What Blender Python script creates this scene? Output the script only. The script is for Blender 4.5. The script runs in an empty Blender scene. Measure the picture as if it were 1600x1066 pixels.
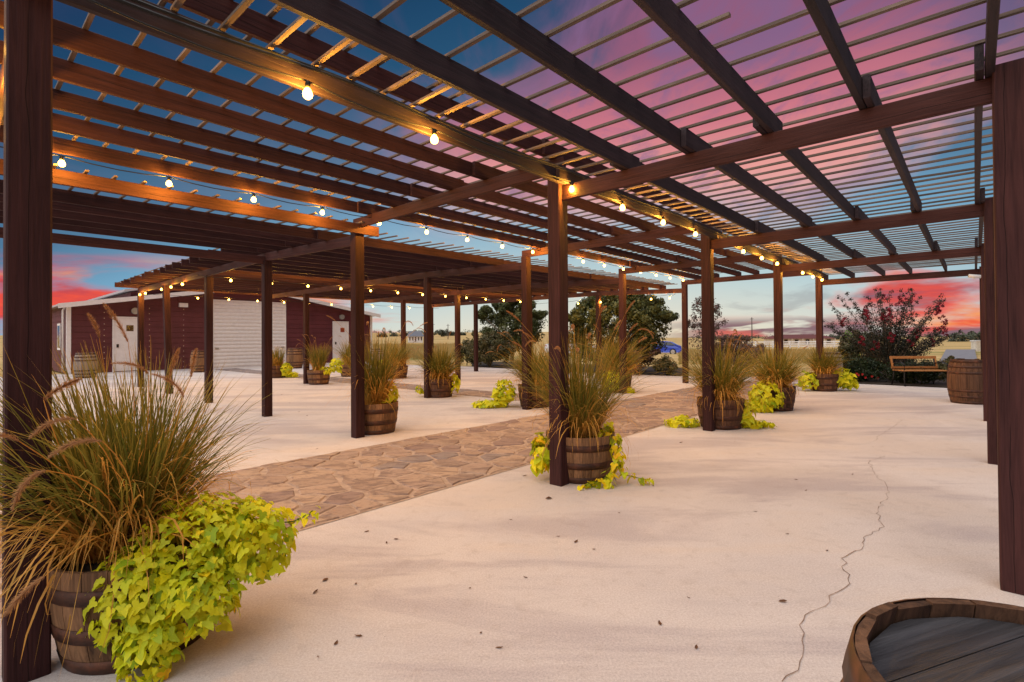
import bpy, math, random
import numpy as np
from mathutils import Vector, Matrix

random.seed(7)
RNG = np.random.default_rng(7)
SC = bpy.context.scene
COL = SC.collection
U = 1.4                       # camera height; the lay-out below is in multiples of it

# ------------------------------------------------------------------ camera
F, YH, ROLL, PITCH = 800.02, 528.67, -0.0065, 0.0102
cam = bpy.data.cameras.new('camera')
cam.sensor_width = 36.0
cam.lens = 36.0 * F / 1600.0
cam.shift_y = -(533.0 - (YH - F * math.tan(PITCH))) / 1600.0
cam.clip_start, cam.clip_end = 0.02, 3000
cam_o = bpy.data.objects.new('camera', cam)
COL.objects.link(cam_o)
cam_o.matrix_world = (Matrix.Translation((0, 0, U)) @ Matrix.Rotation(math.pi / 2 + PITCH, 4, 'X')
                      @ Matrix.Rotation(ROLL, 4, 'Z'))
SC.camera = cam_o

# ------------------------------------------------------------------ world: sunset sky
world = bpy.data.worlds.new('World')
SC.world = world
world.use_nodes = True


class NT:
    """tiny node-graph helper"""
    def __init__(s, tree):
        s.t = tree
        tree.nodes.clear()

    def n(s, kind, **kw):
        nd = s.t.nodes.new(kind)
        for k, v in kw.items():
            if k == 'ins':
                for kk, vv in v.items():
                    s.put(nd, kk, vv)
            else:
                setattr(nd, k, v)
        return nd

    def put(s, nd, key, v):
        sock = nd.inputs[key]
        if isinstance(v, bpy.types.NodeSocket):
            s.t.links.new(v, sock)
        else:
            sock.default_value = v

    def math(s, op, a, b=0.0, c=0.0, clamp=False):
        nd = s.n('ShaderNodeMath', operation=op, use_clamp=clamp)
        s.put(nd, 0, a); s.put(nd, 1, b)
        if op in ('MULTIPLY_ADD', 'SMOOTH_MIN', 'SMOOTH_MAX', 'COMPARE', 'WRAP'):
            s.put(nd, 2, c)
        return nd.outputs[0]

    def vmath(s, op, a, b=(0, 0, 0)):
        nd = s.n('ShaderNodeVectorMath', operation=op)
        s.put(nd, 0, a)
        if op == 'SCALE':
            s.put(nd, 3, b)
        else:
            s.put(nd, 1, b)
        return nd.outputs[1] if op in ('DOT_PRODUCT', 'LENGTH') else nd.outputs[0]

    def step(s, v, a, b):
        nd = s.n('ShaderNodeMapRange', interpolation_type='SMOOTHSTEP')
        s.put(nd, 0, v); nd.inputs[1].default_value = a; nd.inputs[2].default_value = b
        return nd.outputs[0]

    def ramp(s, v, stops, interp='LINEAR'):
        nd = s.n('ShaderNodeValToRGB')
        s.put(nd, 0, v)
        cr = nd.color_ramp
        cr.interpolation = interp
        while len(cr.elements) < len(stops):
            cr.elements.new(0.5)
        for e, (p, c) in zip(cr.elements, stops):
            e.position = p
            e.color = (c[0], c[1], c[2], 1)
        return nd.outputs[0]

    def mix(s, f, a, b, mode='MIX'):
        nd = s.n('ShaderNodeMix', data_type='RGBA', blend_type=mode)
        s.put(nd, 0, f)
        s.put(nd, 6, a if isinstance(a, bpy.types.NodeSocket) else (*a, 1))
        s.put(nd, 7, b if isinstance(b, bpy.types.NodeSocket) else (*b, 1))
        return nd.outputs[2]

    def noise(s, vec, scale, detail=4, rough=0.55, dist=0.0):
        nd = s.n('ShaderNodeTexNoise')
        s.put(nd, 'Vector', vec)
        nd.inputs['Scale'].default_value = scale
        nd.inputs['Detail'].default_value = detail
        nd.inputs['Roughness'].default_value = rough
        nd.inputs['Distortion'].default_value = dist
        return nd.outputs['Fac']

    def comb(s, x, y, z=0.0):
        nd = s.n('ShaderNodeCombineXYZ')
        s.put(nd, 0, x); s.put(nd, 1, y); s.put(nd, 2, z)
        return nd.outputs[0]


def build_sky():
    g = NT(world.node_tree)
    d = g.vmath('NORMALIZE', g.n('ShaderNodeTexCoord').outputs['Generated'])
    sep = g.n('ShaderNodeSeparateXYZ', ins={0: d})
    x, y, z = sep.outputs
    zc = g.math('MAXIMUM', z, 0.0)
    hl = g.math('MAXIMUM', g.math('SQRT', g.math('ADD', g.math('MULTIPLY', x, x), g.math('MULTIPLY', y, y))), 0.02)
    az = g.math('ARCTAN2', x, y)
    dd = g.math('DIVIDE', g.math('ADD', g.math('MULTIPLY', x, 0.2), g.math('MULTIPLY', y, 0.98)), hl)
    t = g.math('MULTIPLY_ADD', g.math('SUBTRACT', 1.0, dd), 0.5, zc)
    base = g.ramp(t, [(0.0, (.82, .70, .50)), (.05, (.72, .72, .62)), (.12, (.50, .64, .66)), (.26, (.18, .38, .55)),
                      (.34, (.085, .20, .33)), (.49, (.022, .090, .185)), (.63, (.009, .045, .115)), (1.0, (.008, .03, .10))])
    # high pink cirrus
    den = g.math('ADD', zc, 0.16)
    uv = g.comb(g.math('DIVIDE', x, den), g.math('DIVIDE', y, den), 3.7)
    n1 = g.noise(g.vmath('MULTIPLY', uv, (0.9, 0.55, 1.0)), 1.25, 5, 0.52, 0.6)
    n2 = g.noise(g.vmath('MULTIPLY', uv, (1.5, 0.9, 1.0)), 2.6, 6, 0.62, 0.6)
    reg = g.step(g.vmath('DOT_PRODUCT', d, tuple(Vector((.30, 1, .45)).normalized())), .845, .965)
    cov = g.math('MULTIPLY', g.math('MULTIPLY_ADD', reg, .95, .05),
                 g.step(g.math('MULTIPLY_ADD', n2, .30, g.math('MULTIPLY', n1, .70)), .40, .54))
    cov = g.math('MULTIPLY', cov, g.step(z, .13, .29))
    pink = g.ramp(z, [(0.0, (.95, .42, .22)), (.2, (.90, .45, .40)), (.30, (.86, .34, .30)), (.37, (.66, .19, .235)), (.47, (.33, .11, .19)), (.7, (.26, .10, .22))])
    pink = g.mix(g.math('MULTIPLY', g.step(n2, .46, .66), .70), pink, (.22, .13, .27))
    sky = g.mix(g.math('MULTIPLY', cov, .93), base, pink)
    # low red and grey bands
    low = g.comb(g.math('MULTIPLY', az, 2.1), g.math('MULTIPLY', z, 9.5), 1.3)
    m1 = g.noise(low, 1.35, 6, 0.55, 0.5)
    m2 = g.noise(g.vmath('ADD', low, (3.1, 7.7, 0)), 2.6, 5, 0.6, 0.4)
    side = g.step(g.math('ABSOLUTE', g.math('SUBTRACT', az, .10)), .18, .62)
    thr = g.math('MULTIPLY_ADD', side, .20, g.math('SUBTRACT', m1, .045))
    band = g.math('MULTIPLY', g.step(thr, .53, .67), g.math('SUBTRACT', 1.0, g.step(g.math('MULTIPLY_ADD', side, -.075, z), .015, .075)))
    red = g.ramp(m2, [(.30, (.95, .34, .09)), (.47, (.86, .075, .035)), (.58, (.62, .06, .06)), (.70, (.16, .10, .15))])
    sky = g.mix(g.math('MULTIPLY', band, .95), sky, red)
    b2 = g.math('MULTIPLY', g.math('MULTIPLY', g.step(m2, .38, .50), g.step(az, .24, .40)), g.math('SUBTRACT', 1.0, g.step(z, .018, .042)))
    sky = g.mix(g.math('MULTIPLY', b2, .9), sky, g.ramp(m1, [(.40, (.20, .085, .12)), (.50, (.85, .085, .04)), (.62, (.95, .30, .08))]))
    grey = g.math('MULTIPLY', g.step(g.noise(g.vmath('ADD', low, (9.2, 2.4, 0)), 2.2, 6, .6, .6), .56, .70),
                  g.math('SUBTRACT', 1.0, g.step(z, .10, .22)))
    sky = g.mix(g.math('MULTIPLY', grey, .45), sky, (.28, .28, .30))
    bg = g.n('ShaderNodeBackground', ins={0: sky, 1: 1.0})
    g.n('ShaderNodeOutputWorld', ins={0: bg.outputs[0]})


build_sky()

# ------------------------------------------------------------------ sun (soft, low-contrast evening light from behind)
sun = bpy.data.lights.new('sun', 'SUN')
sun.energy = 3.9
sun.angle = math.radians(105)
sun.color = (1.0, 0.975, 0.94)
sun_o = bpy.data.objects.new('sun', sun)
COL.objects.link(sun_o)
sun_o.rotation_euler = Vector((-0.70, -0.45, 1.35)).to_track_quat('Z', 'Y').to_euler()
SC.view_settings.view_transform = 'Standard'
SC.view_settings.look = 'None'
SC.view_settings.exposure = 0.0
SC.view_settings.gamma = 1.0

# ------------------------------------------------------------------ lay-out helpers
YAW = 0.735
RX, RY = math.sin(YAW), math.cos(YAW)          # direction of the post rows
CX_, CY_ = -RY, RX                             # direction across the rows
OX, OZ, BAY = 0.3197, 3.5208, 2.6602


def W(m, s, z=0.0):
    """point m along the rows, s across them, z above ground (all in camera heights)"""
    return Vector(((OX + m * RX + s * CX_) * U, (OZ + m * RY + s * CY_) * U, z * U))


def ray(px, py):
    du, dv = px - 800, py - YH
    cr, sr = math.cos(ROLL), math.sin(ROLL)
    u, v = cr * du + sr * dv, -sr * du + cr * dv
    v += F * math.tan(PITCH)
    y2 = -v / F
    cp, sp = math.cos(PITCH), math.sin(PITCH)
    return Vector((u / F, -y2 * sp + cp, y2 * cp + sp))


def G(px, py, z=0.0):
    """ground point seen at a place of the photograph"""
    r = ray(px, py)
    k = (z - U) / r.z
    return Vector((r.x * k, r.y * k, z))


def D(px, depth, z=0.0):
    r = ray(px, YH)
    return Vector((r.x / r.y * depth, depth, z))


# ------------------------------------------------------------------ object helpers
def empty(name, loc, label=None, cat=None, group=None):
    o = bpy.data.objects.new(name, None)
    o.empty_display_size = 0.1
    o.location = loc
    COL.objects.link(o)
    tag(o, label, cat, group)
    return o


def tag(o, label=None, cat=None, group=None, kind=None):
    if label: o['label'] = label
    if cat: o['category'] = cat
    if group: o['group'] = group
    if kind: o['kind'] = kind
    return o


def mesh(name, verts, faces, mat=None, smooth=False):
    me = bpy.data.meshes.new(name)
    me.from_pydata([tuple(v) for v in verts], [], faces)
    if mat: me.materials.append(mat)
    if smooth:
        me.polygons.foreach_set('use_smooth', [True] * len(me.polygons))
    me.update()
    return me


def world_of(o):
    """world matrix of a fresh object (before the depsgraph knows it)"""
    m = o.matrix_basis.copy()
    if o.parent is not None:
        m = world_of(o.parent) @ o.matrix_parent_inverse @ m
    return m


def place(name, me, parent=None, loc=(0, 0, 0), rot=None, scale=None):
    """object for a mesh; loc and rot are given in world terms"""
    o = bpy.data.objects.new(name, me)
    COL.objects.link(o)
    o.location = Vector(loc)
    if rot is not None:
        o.rotation_euler = rot
    if scale is not None:
        o.scale = scale
    if parent is not None:
        o.parent = parent
        o.matrix_parent_inverse = world_of(parent).inverted()
    return o


class MB:
    """mesh builder: collects shapes in one mesh"""
    def __init__(s):
        s.v, s.f = [], []

    def add(s, v, f):
        b = len(s.v)
        s.v += [tuple(q) for q in v]
        s.f += [tuple(b + i for i in q) for q in f]

    def box(s, x0, x1, y0, y1, z0, z1):
        s.add([(x0, y0, z0), (x1, y0, z0), (x1, y1, z0), (x0, y1, z0), (x0, y0, z1), (x1, y0, z1), (x1, y1, z1), (x0, y1, z1)],
              [(3, 2, 1, 0), (4, 5, 6, 7), (0, 1, 5, 4), (1, 2, 6, 5), (2, 3, 7, 6), (3, 0, 4, 7)])

    def tube(s, pts, rad, n=6, caps=True):
        pts = [Vector(p) for p in pts]
        if not isinstance(rad, (list, tuple)): rad = [rad] * len(pts)
        b = len(s.v)
        up = Vector((0.13, 0.21, 0.97))
        for i, p in enumerate(pts):
            t = (pts[min(i + 1, len(pts) - 1)] - pts[max(i - 1, 0)])
            if t.length < 1e-9: t = Vector((0, 0, 1))
            t.normalize()
            a = t.cross(up)
            if a.length < 1e-3: a = t.cross(Vector((1, 0, 0)))
            a.normalize(); c = t.cross(a)
            for k in range(n):
                w = 2 * math.pi * k / n
                q = p + (a * math.cos(w) + c * math.sin(w)) * rad[i]
                s.v.append(tuple(q))
        for i in range(len(pts) - 1):
            for k in range(n):
                k2 = (k + 1) % n
                s.f.append((b + i * n + k, b + i * n + k2, b + (i + 1) * n + k2, b + (i + 1) * n + k))
        if caps:
            s.f.append(tuple(b + k for k in range(n))[::-1])
            s.f.append(tuple(b + (len(pts) - 1) * n + k for k in range(n)))

    def lathe(s, prof, n=16, center=(0, 0)):
        b = len(s.v)
        for r, z in prof:
            for k in range(n):
                w = 2 * math.pi * k / n
                s.v.append((center[0] + r * math.cos(w), center[1] + r * math.sin(w), z))
        for i in range(len(prof) - 1):
            for k in range(n):
                k2 = (k + 1) % n
                s.f.append((b + i * n + k, b + i * n + k2, b + (i + 1) * n + k2, b + (i + 1) * n + k))

    def me(s, name, mat, smooth=False):
        return mesh(name, s.v, s.f, mat, smooth)


# ------------------------------------------------------------------ materials
def new_mat(name):
    m = bpy.data.materials.new(name)
    m.use_nodes = True
    return m, NT(m.node_tree)


def finish(g, col, rough=0.7, bump=None, bstr=0.3, bdist=0.01, spec=0.35, metal=0.0, **kw):
    p = g.n('ShaderNodeBsdfPrincipled')
    g.put(p, 'Base Color', col if isinstance(col, bpy.types.NodeSocket) else (*col, 1))
    g.put(p, 'Roughness', rough)
    p.inputs['Specular IOR Level'].default_value = spec
    p.inputs['Metallic'].default_value = metal
    for k, v in kw.items():
        g.put(p, k, v)
    if bump is not None:
        b = g.n('ShaderNodeBump')
        b.inputs['Strength'].default_value = bstr
        b.inputs['Distance'].default_value = bdist
        g.put(b, 'Height', bump)
        g.put(p, 'Normal', b.outputs[0])
    g.n('ShaderNodeOutputMaterial', ins={0: p.outputs[0]})
    return p


def plain(name, col, rough=0.6, metal=0.0, var=0.12, scale=6.0, spec=0.35):
    m, g = new_mat(name)
    oc = g.n('ShaderNodeTexCoord').outputs['Object']
    n = g.noise(oc, scale, 4)
    c = g.mix(g.step(n, .3, .7), tuple(v * (1 - var) for v in col), tuple(min(1, v * (1 + var)) for v in col))
    finish(g, c, rough, n, .15, .004, spec, metal)
    return m


def obj_coord(g):
    """object coordinates shifted by a per-object random amount"""
    oc = g.n('ShaderNodeTexCoord').outputs['Object']
    rnd = g.n('ShaderNodeObjectInfo').outputs['Random']
    return g.vmath('ADD', oc, g.comb(g.math('MULTIPLY', rnd, 41.0), g.math('MULTIPLY', rnd, 17.0), g.math('MULTIPLY', rnd, 29.0))), rnd, oc


def wood(name, dark, light, axis, rough=0.72, crack=False, bstr=.7, tonevar=.25, spec=.3):
    m, g = new_mat(name)
    v, rnd, oc = obj_coord(g)
    st = {'x': (1.2, 26, 26), 'z': (26, 26, 1.2)}[axis]
    grain = g.noise(g.vmath('MULTIPLY', v, st), 1.9, 7, .68, .6)
    blot = g.noise(g.vmath('MULTIPLY', v, tuple(.5 if q < 2 else 3.0 for q in st)), 1.4, 4, .6)
    f = g.math('MULTIPLY_ADD', grain, .65, g.math('MULTIPLY', blot, .45))
    c = g.ramp(f, [(.38, dark), (.68, light)])
    tone = g.math('MULTIPLY_ADD', rnd, 2 * tonevar, 1 - tonevar)
    c = g.mix(1.0, c, g.comb(tone, tone, tone), 'MULTIPLY')
    h = grain
    if crack:
        sep = g.n('ShaderNodeSeparateXYZ', ins={0: oc})
        wob = g.noise(g.vmath('MULTIPLY', v, (.4, .4, 1.3) if axis == 'z' else (1.3, .4, .4)), 1.0, 3)
        a, b = (sep.outputs[0], sep.outputs[1]) if axis == 'z' else (sep.outputs[1], sep.outputs[2])
        off = g.math('MULTIPLY_ADD', rnd, .06, -.03)
        nz_ = g.n('ShaderNodeSeparateXYZ', ins={0: g.n('ShaderNodeTexCoord').outputs['Normal']}).outputs
        na, nb = (nz_[0], nz_[1]) if axis == 'z' else (nz_[1], nz_[2])
        masks = []
        for q, nq in ((a, na), (b, nb)):
            dist = g.math('ABSOLUTE', g.math('ADD', g.math('ADD', q, off), g.math('MULTIPLY_ADD', wob, .07, -.035)))
            masks.append(g.math('MULTIPLY', g.math('LESS_THAN', dist, .0016), g.math('LESS_THAN', g.math('ABSOLUTE', nq), .5)))
        fade = g.step(g.noise(g.vmath('ADD', v, (5, 3, 1)), 1.1, 2), .42, .5)
        ck = g.math('MULTIPLY', g.math('MAXIMUM', masks[0], masks[1]), fade)
        c = g.mix(g.math('MULTIPLY', ck, .85), c, (.008, .004, .004))
        h = g.math('SUBTRACT', grain, ck)
    finish(g, c, rough, h, bstr, .006, spec)
    return m


M = {}
M['post'] = wood('stained_post_wood', (.019, .0070, .0074), (.060, .0225, .0210), 'z', crack=True, spec=.16)
M['beam'] = wood('stained_beam_wood', (.026, .0098, .0096), (.070, .0265, .0225), 'x', crack=True, spec=.16)
M['beam_dark'] = wood('stained_roof_wood', (.013, .0072, .0085), (.042, .022, .025), 'x', spec=.35)
M['lath'] = wood('weathered_lath_wood', (.060, .040, .030), (.185, .130, .098), 'x', tonevar=.35)
M['stave'] = wood('old_oak', (.055, .028, .014), (.30, .165, .080), 'z', rough=.85, tonevar=.35, bstr=.8)
M['stave_red'] = wood('old_oak_dark', (.028, .013, .008), (.15, .074, .040), 'z', rough=.8, tonevar=.35, bstr=.8)
M['stave_grey'] = wood('weathered_oak', (.10, .075, .055), (.34, .28, .22), 'z', rough=.85, tonevar=.3, bstr=.8)
M['headwood'] = wood('weathered_head_boards', (.003, .0026, .003), (.068, .063, .066), 'x', rough=.5, tonevar=.15, bstr=.9, spec=.4)
M['bench_wood'] = wood('bench_slat_wood', (.22, .085, .025), (.42, .19, .06), 'x', rough=.5)


def rust():
    m, g = new_mat('rusted_iron')
    v, rnd, oc = obj_coord(g)
    n = g.noise(v, 14, 6, .65)
    c = g.ramp(n, [(.3, (.022, .011, .007)), (.5, (.062, .025, .014)), (.72, (.14, .052, .026))])
    finish(g, c, g.math('MULTIPLY_ADD', n, .4, .4), n, .4, .004, .4, .25)
    return m


M['rust'] = rust()


def concrete():
    m, g = new_mat('broom_finished_concrete')
    oc = g.n('ShaderNodeTexCoord').outputs['Object']
    big = g.noise(oc, .33, 5, .55, .4)
    # streaks laid down by water along the slab
    st = g.noise(g.vmath('MULTIPLY', oc, (.35, 1.5, 1)), .8, 5, .6, .6)
    fine = g.noise(oc, 95, 3, .7)
    mid = g.noise(oc, 9, 5, .65)
    c = g.ramp(big, [(.36, (.515, .45, .415)), (.46, (.59, .525, .49)), (.54, (.54, .48, .455)), (.64, (.60, .52, .46))])
    c = g.mix(g.math('MULTIPLY', g.step(st, .49, .60), .60), c, (.385, .33, .335))
    c = g.mix(g.math('MULTIPLY', g.step(st, .48, .34), .40), c, (.60, .49, .40))
    c = g.mix(g.math('MULTIPLY', g.step(mid, .52, .70), .22), c, (.34, .27, .23))
    c = g.mix(.20, c, g.ramp(fine, [(.34, (.12, .12, .12)), (.66, (.88, .88, .88))]), 'OVERLAY')
    sm = g.noise(g.vmath('MULTIPLY', oc, (1.0, 1.6, 1)), 1.9, 6, .68, 1.0)
    c = g.mix(g.math('MULTIPLY', g.step(sm, .56, .72), .30), c, (.33, .27, .245))
    grit = g.noise(oc, 260, 2, .6)
    c = g.mix(g.math('MULTIPLY', g.step(grit, .58, .66), .45), c, (.20, .15, .12))
    sp = g.n('ShaderNodeTexVoronoi')
    g.put(sp, 'Vector', oc); sp.inputs['Scale'].default_value = 13
    spot = g.math('LESS_THAN', sp.outputs['Distance'], .045)
    keep = g.math('GREATER_THAN', g.noise(oc, 2.3, 2), .56)
    c = g.mix(g.math('MULTIPLY', g.math('MULTIPLY', spot, keep), .5), c, (.14, .10, .08))
    finish(g, c, .82, g.math('MULTIPLY_ADD', fine, .5, mid), .10, .003, .2)
    return m


M['concrete'] = concrete()


def stone():
    m, g = new_mat('flagstone')
    v, rnd, oc = obj_coord(g)
    c0 = g.ramp(rnd, [(0, (.34, .235, .175)), (.2, (.40, .28, .205)), (.4, (.30, .21, .165)), (.55, (.42, .295, .21)), (.7, (.27, .185, .155)),
                      (.83, (.37, .26, .20)), (.94, (.25, .20, .185)), (1, (.38, .26, .185))], 'CONSTANT')
    n = g.noise(g.vmath('MULTIPLY', v, (1, 2.2, 1)), 3.5, 6, .66, 1.2)
    n2 = g.noise(v, 26, 5, .75)
    n3 = g.noise(g.vmath('ADD', v, (7, 2, 0)), 1.3, 4, .6, .5)
    c = g.mix(g.step(n, .46, .60), c0, g.mix(.62, c0, (.13, .085, .075)))
    c = g.mix(g.math('MULTIPLY', g.step(n3, .52, .64), .4), c, (.38, .275, .20))
    c = g.mix(g.math('MULTIPLY', g.step(n2, .52, .66), .45), c, (.16, .11, .095))
    finish(g, c, .75, g.math('MULTIPLY_ADD', n2, .5, n), .8, .016, .3)
    return m


M['stone'] = stone()
M['mortar'] = plain('sandy_mortar', (.37, .27, .205), .9, var=.2, scale=12)


def field():
    m, g = new_mat('dry_field')
    oc = g.n('ShaderNodeTexCoord').outputs['Object']
    a = g.noise(g.vmath('MULTIPLY', oc, (.4, 1.6, 1)), .09, 6, .6, .5)
    b = g.noise(oc, 2.5, 5, .7)
    c = g.ramp(a, [(.32, (.27, .24, .085)), (.45, (.46, .31, .125)), (.6, (.60, .40, .18)), (.75, (.36, .28, .10))])
    c = g.mix(g.math('MULTIPLY', g.step(b, .5, .75), .45), c, (.20, .15, .06))
    finish(g, c, .95, b, .6, .08, .1)
    return m


M['field'] = field()
M['asphalt'] = plain('asphalt', (.20, .19, .205), .9, var=.15, scale=3)
M['mulch'] = plain('dark_mulch', (.035, .024, .018), .95, var=.4, scale=30)
M['soil'] = plain('potting_soil', (.03, .022, .016), .95, var=.4, scale=40)
M['white'] = plain('white_paint', (.72, .72, .70), .5, var=.05)
M['siding'] = plain('dark_red_siding', (.105, .026, .032), .55, var=.14, scale=1.5)
M['trim_white'] = plain('white_trim', (.78, .78, .77), .45, var=.04)
M['roofing'] = plain('pale_metal_roof', (.52, .52, .53), .4, var=.08, metal=.2)
M['grey_metal'] = plain('grey_metal', (.34, .36, .34), .45, var=.08, metal=.3)
M['black'] = plain('black_metal', (.012, .012, .013), .5, var=.2)
M['rubber'] = plain('black_cable', (.010, .009, .009), .6, var=.2)
M['glass_dark'] = plain('dark_glass', (.02, .018, .016), .12, var=.2, spec=.6)
M['sign_red'] = plain('red_brown_pane', (.33, .065, .022), .4, var=.2)
M['roof_grey'] = plain('grey_roof', (.16, .17, .20), .7)
M['roof_brown'] = plain('brown_roof', (.14, .045, .040), .7)
M['house_wall'] = plain('cream_wall', (.62, .55, .44), .8)
M['car_blue'] = plain('blue_car_paint', (.02, .06, .46), .22, var=.03, spec=.6)
M['car_white'] = plain('white_car_paint', (.70, .72, .75), .25, var=.03, spec=.6)
M['chrome'] = plain('wheel_alloy', (.55, .56, .58), .3, metal=.8, var=.05)
M['tail'] = plain('red_lamp', (.42, .015, .012), .25, var=.1)
M['pole'] = plain('utility_pole_wood', (.10, .08, .07), .9)
M['dryleaf'] = plain('dry_leaf', (.14, .060, .028), .8, var=.5, scale=30)
M['crack'] = plain('crack_dirt', (.21, .14, .105), .95, var=.4, scale=30)
M['nail'] = plain('galvanised', (.6, .6, .62), .35, metal=.7)


def leafmat(name, a, b, c=None, trans=.35, rough=.5, spec=.3):
    """two or three leaf colours picked by the mesh's own 'tint' attribute (or the object's random number)"""
    m, g = new_mat(name)
    at = g.n('ShaderNodeAttribute', attribute_name='tint').outputs['Fac']
    rnd = g.n('ShaderNodeObjectInfo').outputs['Random']
    f = g.math('FRACT', g.math('ADD', at, rnd)) if c == 'obj' else at
    stops = [(0, tuple(q * .42 for q in a)), (.14, tuple(q * .62 for q in a)), (.2, a), (.75, b), (.97, (b[0] * 1.02, b[1] * .72, b[2]))] if c == 'obj' else [(0, a), (1, b)] if c is None else [(0, a), (.55, b), (1, c)]
    col = g.ramp(f, stops)
    p = g.n('ShaderNodeBsdfPrincipled')
    g.put(p, 'Base Color', col)
    p.inputs['Roughness'].default_value = rough
    p.inputs['Specular IOR Level'].default_value = spec
    tr = g.n('ShaderNodeBsdfTranslucent', ins={0: col})
    mx = g.n('ShaderNodeMixShader', ins={0: trans, 1: p.outputs[0], 2: tr.outputs[0]})
    g.n('ShaderNodeOutputMaterial', ins={0: mx.outputs[0]})
    return m


M['grass'] = leafmat('fountain_grass', (.74, .37, .075), (.30, .235, .036), (.085, .105, .014))
M['seed'] = leafmat('seed_head', (.40, .21, .095), (.58, .33, .15), trans=.3, rough=.9)
M['vine'] = leafmat('lime_vine', (.60, .66, .018), (.84, .78, .016), (.32, .48, .020), trans=.38)
M['vine_obj'] = leafmat('lime_vine_leaf', (.58, .70, .018), (.95, .82, .016), 'obj', trans=.38)
M['vine_dark'] = leafmat('inner_vine', (.09, .16, .012), (.16, .24, .015))
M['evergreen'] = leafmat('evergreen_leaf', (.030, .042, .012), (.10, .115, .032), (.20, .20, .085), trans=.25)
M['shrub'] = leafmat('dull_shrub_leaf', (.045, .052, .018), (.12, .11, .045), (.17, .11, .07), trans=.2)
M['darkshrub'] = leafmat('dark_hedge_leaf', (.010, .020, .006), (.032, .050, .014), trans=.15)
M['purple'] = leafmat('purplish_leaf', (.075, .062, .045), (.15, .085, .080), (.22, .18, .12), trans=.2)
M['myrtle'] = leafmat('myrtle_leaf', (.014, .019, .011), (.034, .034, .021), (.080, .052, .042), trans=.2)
M['bloom'] = leafmat('red_bloom', (.17, .008, .018), (.34, .018, .045), trans=.3)
M['bright'] = leafmat('bright_leaf', (.10, .18, .03), (.20, .30, .05), trans=.3)
M['fargreen'] = leafmat('far_tree_leaf', (.07, .085, .055), (.12, .13, .085), trans=.1)
M['drygrass'] = leafmat('dry_field_grass', (.50, .33, .12), (.36, .28, .10), (.22, .24, .08), trans=.3)
M['bark'] = plain('bark', (.16, .12, .09), .9, var=.35, scale=14)


def bulb_mat():
    m, g = new_mat('lit_bulb')
    e = g.n('ShaderNodeEmission')
    e.inputs[0].default_value = (1.0, .52, .085, 1)
    e.inputs[1].default_value = 24.0
    tr = g.n('ShaderNodeBsdfTransparent')
    mx = g.n('ShaderNodeMixShader', ins={0: .5, 1: e.outputs[0], 2: tr.outputs[0]})
    g.n('ShaderNodeOutputMaterial', ins={0: mx.outputs[0]})
    return m


M['bulb'] = bulb_mat()

# ------------------------------------------------------------------ ground
def sheet(name, pts, z, mat, kind='structure'):
    me = mesh(name, [(p[0], p[1], z) for p in pts], [tuple(range(len(pts)))], mat)
    return tag(place(name, me), kind=kind)


def ground_field():
    xs = np.concatenate([np.linspace(-900, -80, 12), np.linspace(-70, 70, 36), np.linspace(80, 900, 12)])
    ys = np.concatenate([np.linspace(-120, 24, 12), np.linspace(26, 120, 36), np.linspace(130, 1500, 22)])
    vs, fs = [], []
    for yy in ys:
        for xx in xs:
            t = xx / max(yy, 1.0)
            left = min(1.0, max(0.0, (.22 - t) / .14))        # the field climbs on the left and falls away on the right
            up = max(0.0, yy - 190) * .0235 - max(0.0, yy - 520) * .0235
            dn = -.0098 * (min(yy, 150) - 24) if yy > 24 else 0.0
            dn += min(1.2, max(0.0, yy - 190) * .006)
            z = -.06 + left * up + (1 - left) * dn
            vs.append((xx, yy, z))
    n = len(xs)
    for j in range(len(ys) - 1):
        for i in range(n - 1):
            fs.append((j * n + i, j * n + i + 1, (j + 1) * n + i + 1, (j + 1) * n + i))
    tag(place('field', mesh('field', vs, fs, M['field'], True)), kind='structure')


ground_field()

# concrete court, from behind the camera to the barn and the beds
E0 = G(1600, 612); E1 = G(1320, 599); E2 = G(1215, 590); E3 = G(1060, 588); E4 = G(880, 581); E5 = G(735, 573); E6 = G(600, 569)
court = [(-22, -9), (9, -9), (15, 0), (16.5, 11), tuple(E0.xy), tuple(E1.xy), tuple(E2.xy), tuple(E3.xy), tuple(E4.xy), tuple(E5.xy), tuple(E6.xy),
         tuple(W(10.9, 18.45).xy), tuple(W(-2.4, 18.45).xy), tuple(W(-6, 12).xy)]
patio = sheet('concrete_patio', court, 0.0, M['concrete'])

# flagstone walk: mortar beds, then every stone
PM0, PM1, PS0, PS1 = -3.6, 9.2, .50, 2.08         # main walk (along the rows)
QM0, QM1, QS0, QS1 = 3.30, 4.05, 2.08, 17.2       # cross walk towards the barn
path = empty('flagstone_path', W(0, 1.3, 0))
path['kind'] = 'structure'


def bed(a0, a1, b0, b1):
    pts = [W(a0, b0), W(a1, b0), W(a1, b1), W(a0, b1)]
    me = mesh('mortar_bed', [(p.x, p.y, .004) for p in pts], [(0, 1, 2, 3)], M['mortar'])
    o = place('mortar_bed', me, path, (0, 0, 0))
    return o


bed(PM0, PM1, PS0, PS1)
bed(QM0, QM1, QS0 + .002, QS1)


def clip(poly, p, q):
    """keep the part of poly nearer to p than to q"""
    mid, nrm = (p + q) / 2, q - p
    out = []
    for i in range(len(poly)):
        a, b = poly[i], poly[(i + 1) % len(poly)]
        da, db = np.dot(a - mid, nrm), np.dot(b - mid, nrm)
        if da <= 0: out.append(a)
        if da * db < 0: out.append(a + (b - a) * (da / (da - db)))
    return out


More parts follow.
